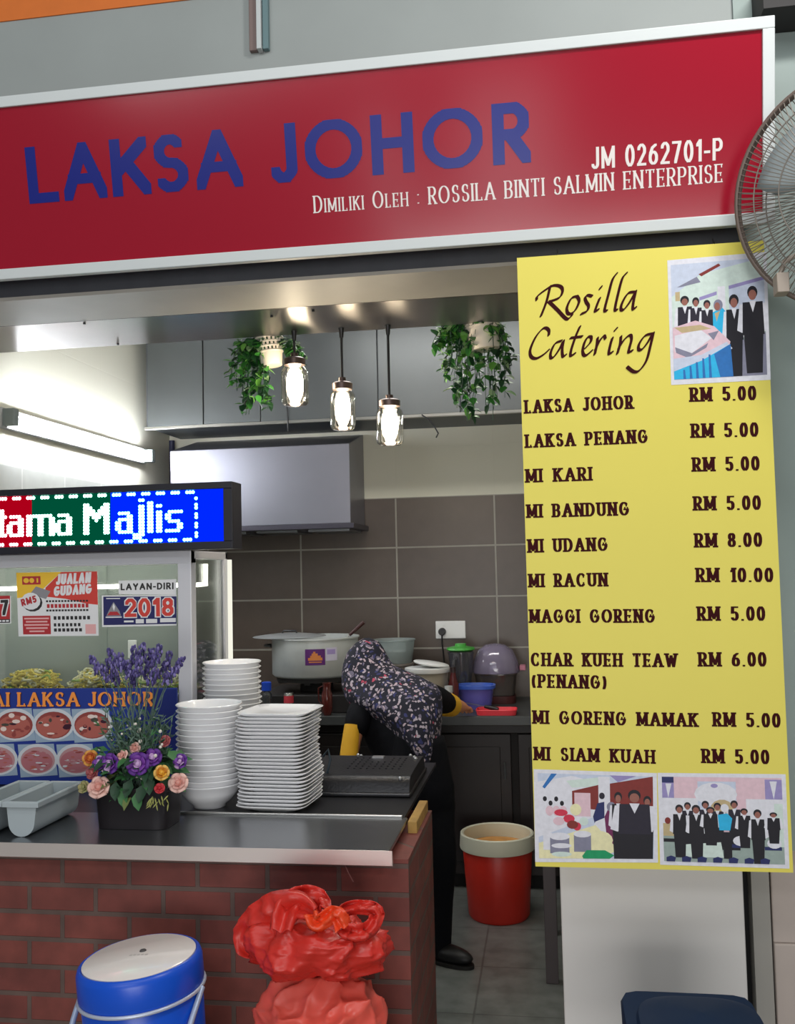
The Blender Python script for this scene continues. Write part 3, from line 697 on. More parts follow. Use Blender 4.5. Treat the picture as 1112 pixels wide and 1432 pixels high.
b.prism(p_, V((.98, 0, 0))); b.build('front_sheet', mat('hood_bright', (136, 136, 146), .38, .75, noise_amt=.04, noise_scale=4), lb, bevel=.003)
b = MB().box((-1.99, 4.885, 1.748), (-.985, 5.295, 1.775)); b.build('grease_channel', mat('hood_dark', (74, 72, 82), .4, .7), lb, bevel=.003)
b = MB()
for xx in (-1.80, -1.52, -1.24): b.box((xx, 4.935, 1.736), (xx + .22, 5.26, 1.748))
b.build('grease_filter', darksteel, lb)
# sagging cable under the hood
a_ = PY(590, 580, 4.79); pts = [a_ + V((.0, 0, 0)), PY(600, 587, 4.78), PY(608, 597, 4.78), PY(613, 606, 4.78), PY(610, 612, 4.78)]
b = MB().tube(pts, .004, 6); b.build('hanging_cable', black_plastic, None, label='short black cable dangling from the rim of the extraction hood', category='cable')
b = MB().tube([PY(401, 560, 4.79), PY(402, 575, 4.79), PY(403, 603, 4.795)], .004, 6); b.build('hood_cable', black_plastic, None, label='thin dark cable running down the hood front behind the highest jar lamp', category='cable')
# pipe in the back left corner
b = MB().cyl((-2.12, 5.26, 1.0), (-2.12, 5.26, 2.30), .016, n=12); b.build('corner_pipe', mat('pipe_dark', (54, 56, 86), .5), None, smooth=40, label='thin dark vertical pipe in the back corner beside the hood', category='pipe')

# ================================================================ FLUORESCENT LAMP on the left wall
q0, q1 = V((-2.095, 3.55, 2.160)), V((-2.095, 4.86, 2.168))
fl = thing('fluorescent_lamp', 'lit fluorescent tube lamp along the white side wall', 'lamp', (-2.13, 4.2, 2.13))
b = MB().box((-2.149, 3.50, 2.125), (-2.118, 4.90, 2.205)); b.build('batten', mat('batten_grey', (168, 170, 170), .5), fl, bevel=.004)
b = MB().cyl(q0, q1, .019, n=16); b.build('tube', emis('tube_light', (244, 248, 255), 70), fl, smooth=40)
for y in (3.51, 4.865):
    b = MB().box((-2.125, y, 2.132), (-2.07, y + .04, 2.20)); b.build('lamp_holder', mat('holder_grey', (120, 130, 128), .5), fl, bevel=.004)

# ================================================================ JAR PENDANTS
jar_glass = glass('jar_glass', (.97, .96, .93), .25)
bulbm = emis('bulb_light', (255, 236, 205), 60)
def pendant(px, ytop, ybot, wpx, Y, label):
    tp, bt = PY(px, ytop, Y), PY(px, ybot, Y); h = tp.z - bt.z; r = wpx / FPX * Y / 2; x = bt.x
    t = thing('jar_pendant', label, 'pendant lamp', (x, Y, 2.296), 'jar lamps hanging from the steel soffit')
    pr = [(.0, .0), (r * .78, .0), (r * .95, h * .04), (r, h * .12), (r, h * .66), (r * .93, h * .76), (r * .72, h * .84), (r * .72, h * .97)]
    b = MB().lathe((x, Y, bt.z), pr, 24); b.build('glass_jar', jar_glass, t, smooth=50)
    b = MB().lathe((x, Y, bt.z), [(0, h * .86), (r * .78, h * .86), (r * .80, h * .99), (r * .66, h * 1.02), (0.012, h * 1.03), (.012, h * 1.12), (0, h * 1.12)], 24)
    b.build('metal_cap', mat('cap_metal', (92, 78, 74), .35, .8), t, smooth=40)
    b = MB().lathe((x, Y, bt.z), [(0, h * .2), (r * .36, h * .23), (r * .58, h * .34), (r * .62, h * .50), (r * .55, h * .66), (r * .36, h * .76), (0, h * .78)], 16)
    b.build('bulb', bulbm, t, smooth=60)
    b = MB().cyl((x, Y, bt.z + h * 1.1), (x, Y, 2.296), .0042, n=8); b.build('cord', black_plastic, t, smooth=40)
    b = MB().lathe((x, Y, 2.262), [(0, 0), (.006, .002), (.008, .02), (.010, .033), (0, .033)], 16); b.build('ceiling_rose', black_plastic, t, smooth=40)
pendant(413, 502, 567, 40, 2.965, 'highest jar lamp, hanging beside the perforated white ivy basket')
pendant(480, 536, 601, 37, 2.965, 'middle one of the three hanging jar lamps')
pendant(546, 560, 622, 39, 2.965, 'lowest jar lamp, nearest the yellow menu board')

# ================================================================ HANGING PLANTS
leafm = [mat('ivy_leaf_' + n_, c, .45) for n_, c in (('green', (52, 120, 46)), ('dark', (26, 66, 36)), ('bright', (98, 158, 66)), ('pale', (150, 180, 130)))]
def hanging_plant(bx, by, wtop, wbot, hpx, Y, strands, label, holes):
    c = PY(bx, by, Y); r = wtop / FPX * Y / 2; rb = wbot / FPX * Y / 2; h = hpx / FPX * Y
    t = thing('hanging_plant', label, 'hanging plant', (c.x, Y, c.z - h))
    R_ = Matrix.Rotation(radians(-7), 3, 'Y'); base = V((c.x, Y, c.z - h))
    b = MB(); n = 20; rows = 7
    b.lathe(base, [(0, 0), (rb, 0), (rb + (r - rb) * .5, h * .5)] if holes else [(0, 0), (rb, 0), (rb + (r - rb) * .8, h * .8)], n, 0, R_)
    z0 = .5 if holes else .8
    # open-work upper band: staggered uprights and hoops
    for i in range(n):
        for k in range(3 if holes else 1):
            za = z0 + (1 - z0) * k / (3 if holes else 1); zb = z0 + (1 - z0) * (k + 1) / (3 if holes else 1)
            off = (k % 2) * .5
            f = lambda a, z: base + R_ @ V(((rb + (r - rb) * z) * cos(2 * pi * a / n), (rb + (r - rb) * z) * sin(2 * pi * a / n), h * z))
            wd = .28 if holes else .33
            b.prism([f(i + off - wd, za), f(i + off + wd, za), f(i + off + wd, zb), f(i + off - wd, zb)], (f(i + off, za) - base - R_ @ V((0, 0, h * za))).normalized() * -.003)
    for z in ((z0, .67, .83, 1) if holes else (.8, 1)):
        b.tube([base + R_ @ V(((rb + (r - rb) * z) * cos(2 * pi * i / n), (rb + (r - rb) * z) * sin(2 * pi * i / n), h * z)) for i in range(n)], .0035, 6, closed=True)
    b.build('basket', mat('basket_white', (236, 226, 212), .5), t, smooth=40, label='white plastic basket')
    b = MB()
    for k in range(3):
        a = 2 * pi * k / 3 + .4; b.tube([base + R_ @ V((r * cos(a), r * sin(a), h)), V((c.x, Y, 2.29 + .02)) if c.z < 2.25 else V((c.x + .3 * r * cos(a), Y + .3 * r * sin(a), 2.32))], .0012, 5)
    b.tube([V((c.x, Y, 2.300)), V((c.x, Y, 2.325))], .004, 6)
    b.build('hanger', black_metal, t)
    b = MB(); top = base + V((0, 0, h * .95))
    for (ex, ey, spread, cnt) in strands:
        e = PY(ex, ey, Y + .02)
        for s_ in range(6):
            e2 = e + V((rnd.uniform(-spread, spread), rnd.uniform(-.05, .05), rnd.uniform(-.01, .06)))
            mid = V((top.x + (e2.x - top.x) * .72, Y + (rnd.uniform(-.05, .05)), top.z - .01 + rnd.uniform(-.03, .02)))
            curve = [tuple(q) for q in (top + V((rnd.uniform(-.03, .03), rnd.uniform(-.03, .03), 0)), mid, mid * .45 + e2 * .55 + V((rnd.uniform(-.015, .015), 0, 0)), e2)]
            pl_ = [V(q) for q in spline(curve, 7)]
            b.tube(pl_, .0013, 4, m=1)
            for i in range(cnt):
                tt = rnd.uniform(.12, 1); q = pl_[min(int(tt * (len(pl_) - 1)), len(pl_) - 1)]
                d = V((rnd.uniform(-1, 1), rnd.uniform(-1, .6), rnd.uniform(-.9, .35)))
                mi = rnd.choices([0, 1, 2, 3], [4, 4, 2.2, .8])[0]
                b.leaf(q, d, (0, -.4, 1), rnd.uniform(.024, .044), rnd.uniform(.017, .028), mi)
    b.build('foliage', leafm, t, smooth=60, label='trailing green ivy leaves')
hanging_plant(380, 474, 42, 30, 40, 3.06, [(335, 545, .02, 13), (345, 585, .018, 14), (360, 560, .02, 13), (372, 572, .014, 12), (340, 500, .02, 12), (352, 520, .025, 12), (424, 500, .02, 9), (420, 545, .012, 6)],
              'ivy in a tilted perforated white basket behind the highest jar lamp', True)
hanging_plant(678, 450, 50, 40, 40, 3.06, [(612, 500, .02, 12), (622, 540, .02, 14), (640, 570, .02, 14), (660, 585, .02, 12), (686, 588, .012, 8), (700, 560, .018, 12), (632, 480, .03, 12), (710, 530, .015, 10), (660, 540, .03, 14)],
              'ivy in a white basket hanging beside the yellow menu board', False)

# ================================================================ LED SIGN on the case
lx1 = -.987; LY = 2.95; lz0, lz1 = 1.604, 1.818
ls = thing('led_sign', 'scrolling LED sign with red, green and blue letters on the display case', 'LED sign', (-1.55, LY, lz0))
b = MB().box((-2.14, LY + .003, lz0), (lx1, LY + .09, lz1))
b.box((-2.14, LY - .006, lz0), (lx1, LY + .003, lz0 + .024)).box((-2.14, LY - .006, lz1 - .022), (lx1, LY + .003, lz1)).box((lx1 - .03, LY - .006, lz0 + .024), (lx1, LY + .003, lz1 - .022))
b.build('housing', mat('led_housing', (22, 22, 34), .42), ls, bevel=.002)
LP = Plane((lx1 - .03, LY, lz0), (1, 0, 0), (0, 0, 1))
pit = .01; xcol0 = -1.789      # column 0 stands at the photo's left edge
zone = (3, 12 + 1, 39)
zx = [xcol0 + pit * 11.3, xcol0 + pit * 38.8]
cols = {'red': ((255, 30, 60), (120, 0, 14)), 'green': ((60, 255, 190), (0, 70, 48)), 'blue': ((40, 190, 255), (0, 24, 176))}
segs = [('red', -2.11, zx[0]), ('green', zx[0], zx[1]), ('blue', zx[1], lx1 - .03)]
zb, zt_ = lz0 + .024, lz1 - .022
for k, x0, x1 in segs:  # sheets whose emission stands in for bloom over the dark panel
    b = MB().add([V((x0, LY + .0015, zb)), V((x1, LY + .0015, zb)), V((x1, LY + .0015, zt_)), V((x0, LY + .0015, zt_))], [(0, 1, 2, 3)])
    b.build('led_bloom_sheet', emis('bloom_glow_' + k, cols[k][1], {'red': 2.2, 'green': 1.3, 'blue': 2.4}[k]), ls, label='%s glow sheet imitating the LED bloom' % k)
FNT = {'t': ['.##.', '.##.', '####', '.##.', '.##.', '.##.', '.##.', '.##.', '.###'], 'a': ['.####.', '....##', '.#####', '##..##', '##..##', '##..##', '.#####'],
       'm': ['#########.', '##..##..##', '##..##..##', '##..##..##', '##..##..##', '##..##..##', '##..##..##'], 'M': ['##.....##', '###...###', '####.####', '#########', '##.###.##', '##..#..##', '##.....##', '##.....##', '##.....##', '##.....##'],
       'j': ['..##', '....', '..##', '..##', '..##', '..##', '..##', '..##', '..##', '..##', '..##', '####', '###.'], 'l': ['##'] * 10, 'i': ['##', '..'] + ['##'] * 7, 's': ['.#####', '##....', '##....', '.####.', '....##', '....##', '#####.']}
place = [('t', -1, 12), ('a', 3, 12), ('m', 10, 12), ('a', 20, 12), ('M', 30, 12), ('a', 41, 12), ('j', 47, 14), ('l', 52, 12), ('i', 55, 12), ('s', 58, 12)]
zrow = lambda r: lz1 - .022 - .008 - r * ((zt_ - zb - .016) / 15)
LPOS = {'red': (255, 176, 190), 'green': (160, 255, 222), 'blue': (110, 220, 255)}
LMS = [emis('led_' + k, LPOS[k], 8.0) for k in ('red', 'green', 'blue')]
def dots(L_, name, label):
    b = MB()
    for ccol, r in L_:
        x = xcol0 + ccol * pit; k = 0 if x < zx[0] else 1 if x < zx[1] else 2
        b.lathe((x, LY, zrow(r)), [(.0057, .0), (.0057, -.001), (.0044, -.0035), (.0018, -.005), (0, -.0055)], 8, k, Matrix.Rotation(radians(-90), 3, 'X'))  # dots wide enough to merge, imitating bloom
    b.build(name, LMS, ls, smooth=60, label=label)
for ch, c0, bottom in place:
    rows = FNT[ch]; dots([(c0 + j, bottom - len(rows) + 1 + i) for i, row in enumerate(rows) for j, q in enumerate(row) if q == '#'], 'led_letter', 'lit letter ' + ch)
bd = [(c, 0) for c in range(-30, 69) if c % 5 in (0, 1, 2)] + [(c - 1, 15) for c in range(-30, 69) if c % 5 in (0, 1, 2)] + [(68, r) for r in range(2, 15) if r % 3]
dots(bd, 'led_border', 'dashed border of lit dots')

# ================================================================ DISPLAY CASE
cx1 = -1.147; CY0, CY1 = 3.0, 3.36
dc = thing('display_case', 'aluminium framed glass food case standing on the counter', 'display case', (-1.6, 3.18, CZ))
al = aluminium
def bars(mb, L_, m=0):
    for a, c in L_: mb.box(a, c, m)
b = MB(); bars(b, [((cx1 - .047, CY0, CZ), (cx1, CY0 + .045, 1.603)), ((-2.14, CY0, CZ), (-2.10, CY0 + .045, 1.603)), ((-2.14, CY0 - .001, 1.560), (cx1, CY0 + .045, 1.603)), ((-2.14, CY0 + .001, CZ), (cx1, CY0 + .045, CZ + .03))])
b.build('front_frame', al, dc, bevel=.003)
b = MB(); bars(b, [((cx1 - .036, CY1 - .03, CZ), (cx1, CY1, 1.603)), ((-2.14, CY1 - .03, CZ), (-2.10, CY1, 1.603)), ((-2.14, CY1 - .029, 1.575), (cx1, CY1, 1.603)), ((cx1 - .04, CY0 + .03, 1.575), (cx1 + .001, CY1 - .02, 1.602)), ((cx1 - .036, CY0 + .03, CZ), (cx1, CY1 - .02, CZ + .03))])
b.build('rear_frame', al, dc, bevel=.003)
b = MB().box((-2.14, CY0 + .0, 1.6035), (cx1, CY1, 1.6036)); b.build('roof_sheet', al, dc)
gl = glass('case_glass', (.93, .955, .95), .16, .01)
b = MB().box((-2.10, CY0 + .018, CZ + .03), (cx1 - .047, CY0 + .023, 1.56)); b.build('front_glass', gl, dc)
b = MB().box((cx1 - .012, CY0 + .045, CZ + .03), (cx1 - .008, CY1 - .03, 1.575)); b.build('side_glass', gl, dc)
b = MB().box((-2.09, CY0 + .05, 1.075), (cx1 - .03, CY1 - .035, 1.082)); b.build('shelf', steel, dc)
b = MB().box((-2.09, CY0 + .19, 1.482), (cx1 - .03, CY0 + .205, 1.496)).tube([(cx1 - .06, CY0 + .19, 1.488), (cx1 - .02, CY0 + .19, 1.488), (cx1 - .02, CY0 + .19, 1.56)], .008, 8); b.build('case_lamp', emis('case_lamp_light', (250, 246, 232), 13), dc, label='lit white lamp bar under the case roof')
# light strip inside the case's rear post
b = MB().box((cx1 + .006, CY1 - .02, .92), (cx1 + .018, CY1 - .004, 1.575)); b.build('post_light_strip', emis('strip_light', (240, 238, 222), 1.1), dc)
gb = glass('frosted_glass', (.86, .9, .87), .12, .15, .36, (196, 204, 196))  # milky back panes added to brighten the case interior
for k, (x0, x1, yy) in enumerate(((-2.10, -1.60, CY1 - .024), (-1.63, cx1 - .036, CY1 - .016))):
    dr = MB().box((x0, yy, CZ + .03), (x1, yy + .005, 1.575)).build('brightening_door', gb, dc, label='frosted sliding door added to lighten the back of the case')
    if k: a_ = PY(186, 908, yy); MB().box((a_.x - .017, yy - .008, a_.z - .032), (a_.x + .017, yy - .0005, a_.z + .034)).build('door_grip', white_plastic, dr, bevel=.003)
# trays of noodles on the shelf
nood = [mat('noodle_yellow', (226, 206, 96), .6), mat('noodle_pale', (232, 228, 190), .6), mat('leafy_green', (150, 178, 84), .6)]
for i, (x, lab, w0) in enumerate(((-1.80, 'steel tray heaped with yellow noodles inside the case', (5, 1, .3)), (-1.555, 'steel tray heaped with pale and yellow noodles in the case', (3, 3, 1)), (-1.305, 'steel tray heaped with pale noodles and greens behind the lavender', (1, 4, 2)))):
    t = thing('food_tray', lab, 'food tray', (x, 3.18, 1.083))
    b = MB(); o_ = [(x - .11, 3.075), (x + .11, 3.075), (x + .11, 3.285), (x - .11, 3.285)]
    b.lathe((x, 3.18, 1.083), [(0, .001), (.098, .001), (.108, .05), (.112, .05), (.114, .045), (.104, -.0), (0, 0)], 24, 0, None, .92, 8); b.build('tray', steel, t, smooth=50)
    b = MB()
    for k in range(330):
        a = rnd.uniform(0, 2 * pi); rr = .105 * math.sqrt(rnd.random()); c = V((x + rr * cos(a), 3.18 + rr * sin(a) * .8, 1.098 + .105 * (1 - (rr / .115) ** 4) * rnd.uniform(.5, 1)))
        a2 = rnd.uniform(0, pi); r2 = rnd.uniform(.01, .022)
        b.tube([c + V((r2 * cos(a2 + q), r2 * sin(a2 + q), rnd.uniform(-.006, .006))) for q in (0, .8, 1.6, 2.4, 3.2)], .0034, 5, m=rnd.choices([0, 1, 2], w0)[0])
    b.build('noodles', nood, t, smooth=60, kind='stuff')

# ---- papers stuck on the glass
def sticker(name, cat, quad, base, shapes, pal, label, Y=CY0 + .017, texts=()):
    pl = Plane((-1.9, Y, 1.4), (1, 0, 0), (0, 0, 1))
    tl_, tr2, br2, bl2 = [V(pl.px(*q)) for q in quad]
    names = list(pal); ms = [mat('paper_' + k, v, .55) for k, v in pal.items()]
    b = MB(); b.prism([pl.pt(*bl2, .0), pl.pt(*br2, .0), pl.pt(*tr2, .0), pl.pt(*tl_, .0)], pl.N * .0006, names.index(base))
    for i, (c, pts) in enumerate(shapes): patch(b, pl, quad, pts, names.index(c), .0007 + i * 8e-6)
    for (c, s_, pL, pR, cap, kw) in texts: line_px(b, pl, s_, pL, pR, cap, m=names.index(c), **kw)
    return b.build(name, ms, None, loc=pl.pt(*((bl2 + br2) / 2)), label=label, category=cat)
pal = dict(white=(226, 226, 228), red=(206, 62, 52), yellow=(236, 190, 52), black=(40, 38, 40), grey=(140, 138, 144), dred=(176, 40, 48), pink=(226, 170, 170))
q = [(23, 801), (136, 799), (138, 889), (26, 890)]
sh = [('yellow', [(0, 0), (.56, 0), (.24, .36), (0, .4)]), ('red', [(.56, 0), (1, 0), (1, .52), (.86, .5), (.6, .42), (.34, .38), (.36, .24)]), ('dred', rc(.07, .06, .3, .19)), ('yellow', circ(.12, .125, .035, .04)), ('yellow', circ(.19, .125, .03, .04)), ('yellow', rc(.25, .09, .27, .16)),
      ('grey', [(.16, .34), (.24, .22), (.42, .3), (.36, .42)]), ('black', circ(.19, .475, .125, .14)), ('white', circ(.17, .45, .12, .135)), ('dred', rc(.06, .68, .41, .97)), ('pink', rc(.08, .71, .39, .735)), ('pink', rc(.1, .76, .37, .785)), ('pink', rc(.08, .81, .39, .835)), ('pink', rc(.1, .86, .37, .885)), ('pink', rc(.14, .91, .33, .935)),
      ('pink', rc(.84, .82, .97, .97))]
for i in range(14): sh.append(('black', rc(.36 + i * .038, .44, .36 + i * .038 + .026, .47)))
for i in range(14): sh.append(('black', rc(.36 + i * .038, .585, .36 + i * .038 + .028, .615)))
for i in range(11): sh.append(('dred', rc(.37 + i * .048, .50, .37 + i * .048 + .034, .56)))
for i in range(9): sh.append(('black', rc(.45 + i * .052, .69, .45 + i * .052 + .034, .745)))
for i in range(7): sh.append(('black', rc(.45 + i * .05, .80, .45 + i * .05 + .03, .85)))
for i in range(7): sh.append(('black', rc(.45 + i * .052, .88, .45 + i * .052 + .036, .93)))
sticker('sale_poster', 'poster', q, 'white', sh, pal, 'red and yellow JUALAN GUDANG sale poster taped to the case glass',
        texts=[('white', 'JUALAN', (78, 818), (127, 815), 15, dict(wv=.26, wh=.22, gap=.1, slant=.12, h0=.001)), ('white', 'GUDANG', (75, 834), (128, 830), 14, dict(wv=.26, wh=.22, gap=.1, slant=.12, h0=.001)), ('dred', 'RM5', (31, 848), (52, 842), 10, dict(wv=.26, wh=.22, gap=.2, h0=.001))])
q = [(166, 812), (246.5, 810), (246.5, 832), (166, 831)]
sticker('self_service_notice', 'notice', q, 'white', [], pal, 'white LAYAN-DIRI notice taped above the 2018 sticker', texts=[('black', 'LAYAN-DIRI', (169, 825.5), (243, 824), 9.5, dict(wv=.24, wh=.2, gap=.22, h0=.001))])
pal2 = dict(navy=(28, 30, 92), red=(214, 36, 66), white=(228, 228, 232), grey=(120, 118, 150), gold=(170, 130, 90), dred=(112, 20, 44), black=(24, 22, 28))
q = [(143.5, 833.5), (247, 833), (247, 874), (144, 876)]
sh = [('white', rc(-.01, -.02, 1.0, 1.02)), ('navy', rc(.01, .02, 1.0, .96)), ('navy', rc(.03, .06, .27, .92)), ('white', rc(.05, .07, .24, .10)), ('grey', [(.15, .2), (.23, .5), (.25, .66), (.05, .66), (.08, .5)]), ('dred', [(.06, .64), (.1, .52), (.2, .52), (.24, .64)]), ('white', [(.15, .24), (.17, .36), (.155, .5), (.135, .36)]), ('white', rc(.04, .68, .26, .72)),
      ('white', rc(.29, .82, .42, .88)), ('white', rc(.45, .78, .56, .92)), ('white', rc(.59, .78, .74, .92)), ('white', rc(.78, .76, .99, .9))]
sticker('year_sticker', 'sticker', q, 'white', sh, pal2, 'navy and red 2018 sticker on the case glass beside the corner post',
        texts=[('white', '2018', (173, 864.5), (245, 863), 29, dict(wv=.32, wh=.27, gap=.02, h0=.0009)), ('red', '2018', (174.5, 863), (243.5, 861.5), 26, dict(wv=.22, wh=.19, gap=.12, h0=.0011))])
q = [(-70, 834), (15.5, 833), (15.5, 872), (-70, 874)]
sh = [('dred', rc(.0, .0, .985, .84)), ('black', rc(0, .84, .985, .97))] + [('white', rc(.8 + i * .06, .87, .8 + i * .06 + .045, .93)) for i in range(3)]
sticker('dark_red_sticker', 'sticker', q, 'white', sh, pal2, 'dark red sticker ending in a 7, cut by the frame', texts=[('white', '7', (0, 862), (13.5, 861.5), 24, dict(wv=.34, wh=.28, h0=.0009)), ('black', '7', (1.5, 860.5), (12.2, 860), 21.5, dict(wv=.22, wh=.19, h0=.0011))])
# ---- banner leaning on the case
pal3 = dict(blue=(28, 52, 138), navy=(16, 34, 112), orange=(246, 150, 66), dark=(60, 18, 40), white=(206, 210, 216), rim=(150, 170, 190), soup=(146, 66, 62), soup2=(178, 96, 86), egg=(232, 212, 204), herb=(74, 70, 62), noodle=(186, 142, 146), pink=(178, 110, 118))
q = [(-260, 963), (247.5, 962), (248, 1086), (-260, 1090)]
nb = list(pal3); bms = [mat('banner_' + k, v, .4) for k, v in pal3.items()]
pl = Plane((-1.9, 2.975, .9), (1, 0, 0), (0, 0, 1)); z_b = CZ + .001
u0b, v1b = -.23, pl.px(120, 962.5)[1]; u1b = pl.px(248, 1020)[0]
b = MB(); b.prism([pl.pt(u0b, z_b - .9), pl.pt(u1b, z_b - .9), pl.pt(u1b, v1b), pl.pt(u0b, v1b)], pl.N * -.006, 0)
def pp_(pts, m, h): 
    P = [pl.px(*p) for p in pts]; ar = sum(a[0] * c[1] - c[0] * a[1] for a, c in zip(P, P[1:] + P[:1]))
    if ar < 0: P = P[::-1]
    b.add([pl.pt(u, v, h) for u, v in P], [tuple(range(len(P)))], nb.index(m))
pp_([(214, 964), (247.3, 964), (247.3, 1084), (160, 1084), (190, 1000)], 'navy', .0001)
hh = [.0002]
def P_(pts, m): hh[0] += 6e-6; pp_(pts, m, hh[0])
r2 = random.Random(3)
for i, (x, y, rx, ry) in enumerate([(-34, 1014, 29, 22), (21, 1014, 29, 22.5), (75, 1014, 29, 22.5), (129, 1014, 29, 22.5), (-3, 1063, 28, 22), (53, 1063, 28, 22), (107, 1063, 28, 22), (-58, 1063, 28, 22)]):
    P_([(x - rx, y - ry), (x + rx * .8, y - ry * 1.05), (x + rx, y + ry * .95), (x - rx * .85, y + ry * 1.1)], 'rim'); P_(circ(x, y - 1, rx, ry, 24), 'white'); P_(circ(x, y, rx * .86, ry * .84, 24), 'soup' if i < 4 else 'noodle'); P_(circ(x - 1, y + 2, rx * .78, ry * .7, 24), 'soup2' if i < 4 else 'pink')
    for k in range(16 if i < 4 else 34):
        a = r2.uniform(0, 2 * pi); f = math.sqrt(r2.random()) * .72; c_ = r2.choice(['egg', 'herb', 'soup', 'soup2', 'dark'] if i < 4 else ['noodle', 'white', 'soup', 'pink', 'soup2'])
        P_(circ(x + rx * f * cos(a), y + ry * f * sin(a), r2.uniform(2, 6) if i < 4 else r2.uniform(2.5, 5), r2.uniform(1, 3.6) if i < 4 else 1.0, 8), c_)
for dx, c_ in ((1.1, 'dark'), (0, 'orange')):
    line_px(b, pl, 'AI LAKSA JOHOR', (-11 + dx, 988 + dx * .6), (215 + dx, 987.5 + dx * .6), 20, 20, wv=.22, wh=.10, slab=.32, gap=.2, space=.75, m=nb.index(c_), h0=.0012 if dx else .0016)
b.build('food_banner', bms, None, loc=pl.pt((u0b + u1b) / 2, z_b - .9), label='blue laksa johor banner with printed bowls of noodles on the case front', category='banner')

# ================================================================ CROCKERY
ORD = ['topmost', 'second', 'third', 'fourth', 'fifth', 'sixth', 'seventh', 'eighth', 'ninth', 'tenth', 'eleventh', 'twelfth', 'thirteenth', 'fourteenth', 'fifteenth', 'sixteenth', 'seventeenth', 'eighteenth', 'nineteenth', 'twentieth',
       'twenty-first', 'twenty-second', 'twenty-third', 'twenty-fourth', 'twenty-fifth', 'twenty-sixth', 'twenty-seventh', 'twenty-eighth', 'twenty-ninth', 'thirtieth']
def ordinal(k, n, what, where):
    if k == 0: return 'topmost %s %s' % (what, where)
    if k == n - 1: return 'bottom %s %s' % (what, where)
    return '%s %s from the top %s' % (ORD[k], what, where)
R0 = .096
prof = [(0, .004), (.038, .004), (.042, 0), (.046, .0), (.048, .008), (.066, .022), (.083, .044), (.090, .062), (.0955, .066), (.0965, .069), (.0945, .0705), (.088, .066), (.080, .046), (.062, .025), (.044, .013), (0, .012)]
proto = None
def bowl_stack(c, n, pitch, group, where, sc=1.0):
    global proto
    lx = ly = 0
    for i in range(n):
        k = n - 1 - i; lab = ordinal(k, n, 'white bowl', where)
        lx += rnd.uniform(-.0010, .0010); ly += rnd.uniform(-.0010, .0010)
        loc = V((c[0] + lx, c[1] + ly, CZ - .001 + .0006 + i * pitch))
        if proto is None:
            proto = MB().lathe((0, 0, 0), prof, 40).build('bowl', china, None, smooth=50, loc=(0, 0, 0)); o = proto
        else: o = proto.copy(); COL.objects.link(o)
        o.location = loc; o['label'] = lab; o['category'] = 'bowl'; o['group'] = group
bowl_stack((-.998, 2.742), 15, .0162, 'white bowls stacked at the front of the counter', 'in the front stack beside the lavender')
bowl_stack((-1.043, 3.09), 20, .0166, 'white bowls stacked beside the display case', 'in the rear stack by the case')
pr = [(0, .0035), (.060, .0035), (.063, 0), (.068, 0), (.072, .005), (.090, .010), (.1045, .0175), (.1055, .0195), (.104, .0205), (.089, .0135), (.070, .0085), (0, .0075)]
pp0 = None; lx = 0; n = 26
for i in range(n):
    k = n - 1 - i
    if pp0 is None:
        pp0 = MB().lathe((0, 0, 0), pr, 64, sup=7.0).build('square_plate', china, None, smooth=50, loc=(0, 0, 0)); o = pp0
    else: o = pp0.copy(); COL.objects.link(o)
    o.location = (-.788 + rnd.uniform(-.0022, .0022) + .005 * sin(i * .30), 2.752 + rnd.uniform(-.0022, .0022), CZ + .0008 - .0005 + i * .01030)
    o.rotation_euler = (rnd.uniform(-.002, .002), rnd.uniform(-.002, .002), rnd.uniform(-.035, .035) - .05)
    o['label'] = ordinal(k, n, 'square white plate', 'in the plate stack'); o['category'] = 'plate'; o['group'] = 'square white plates stacked on the counter'

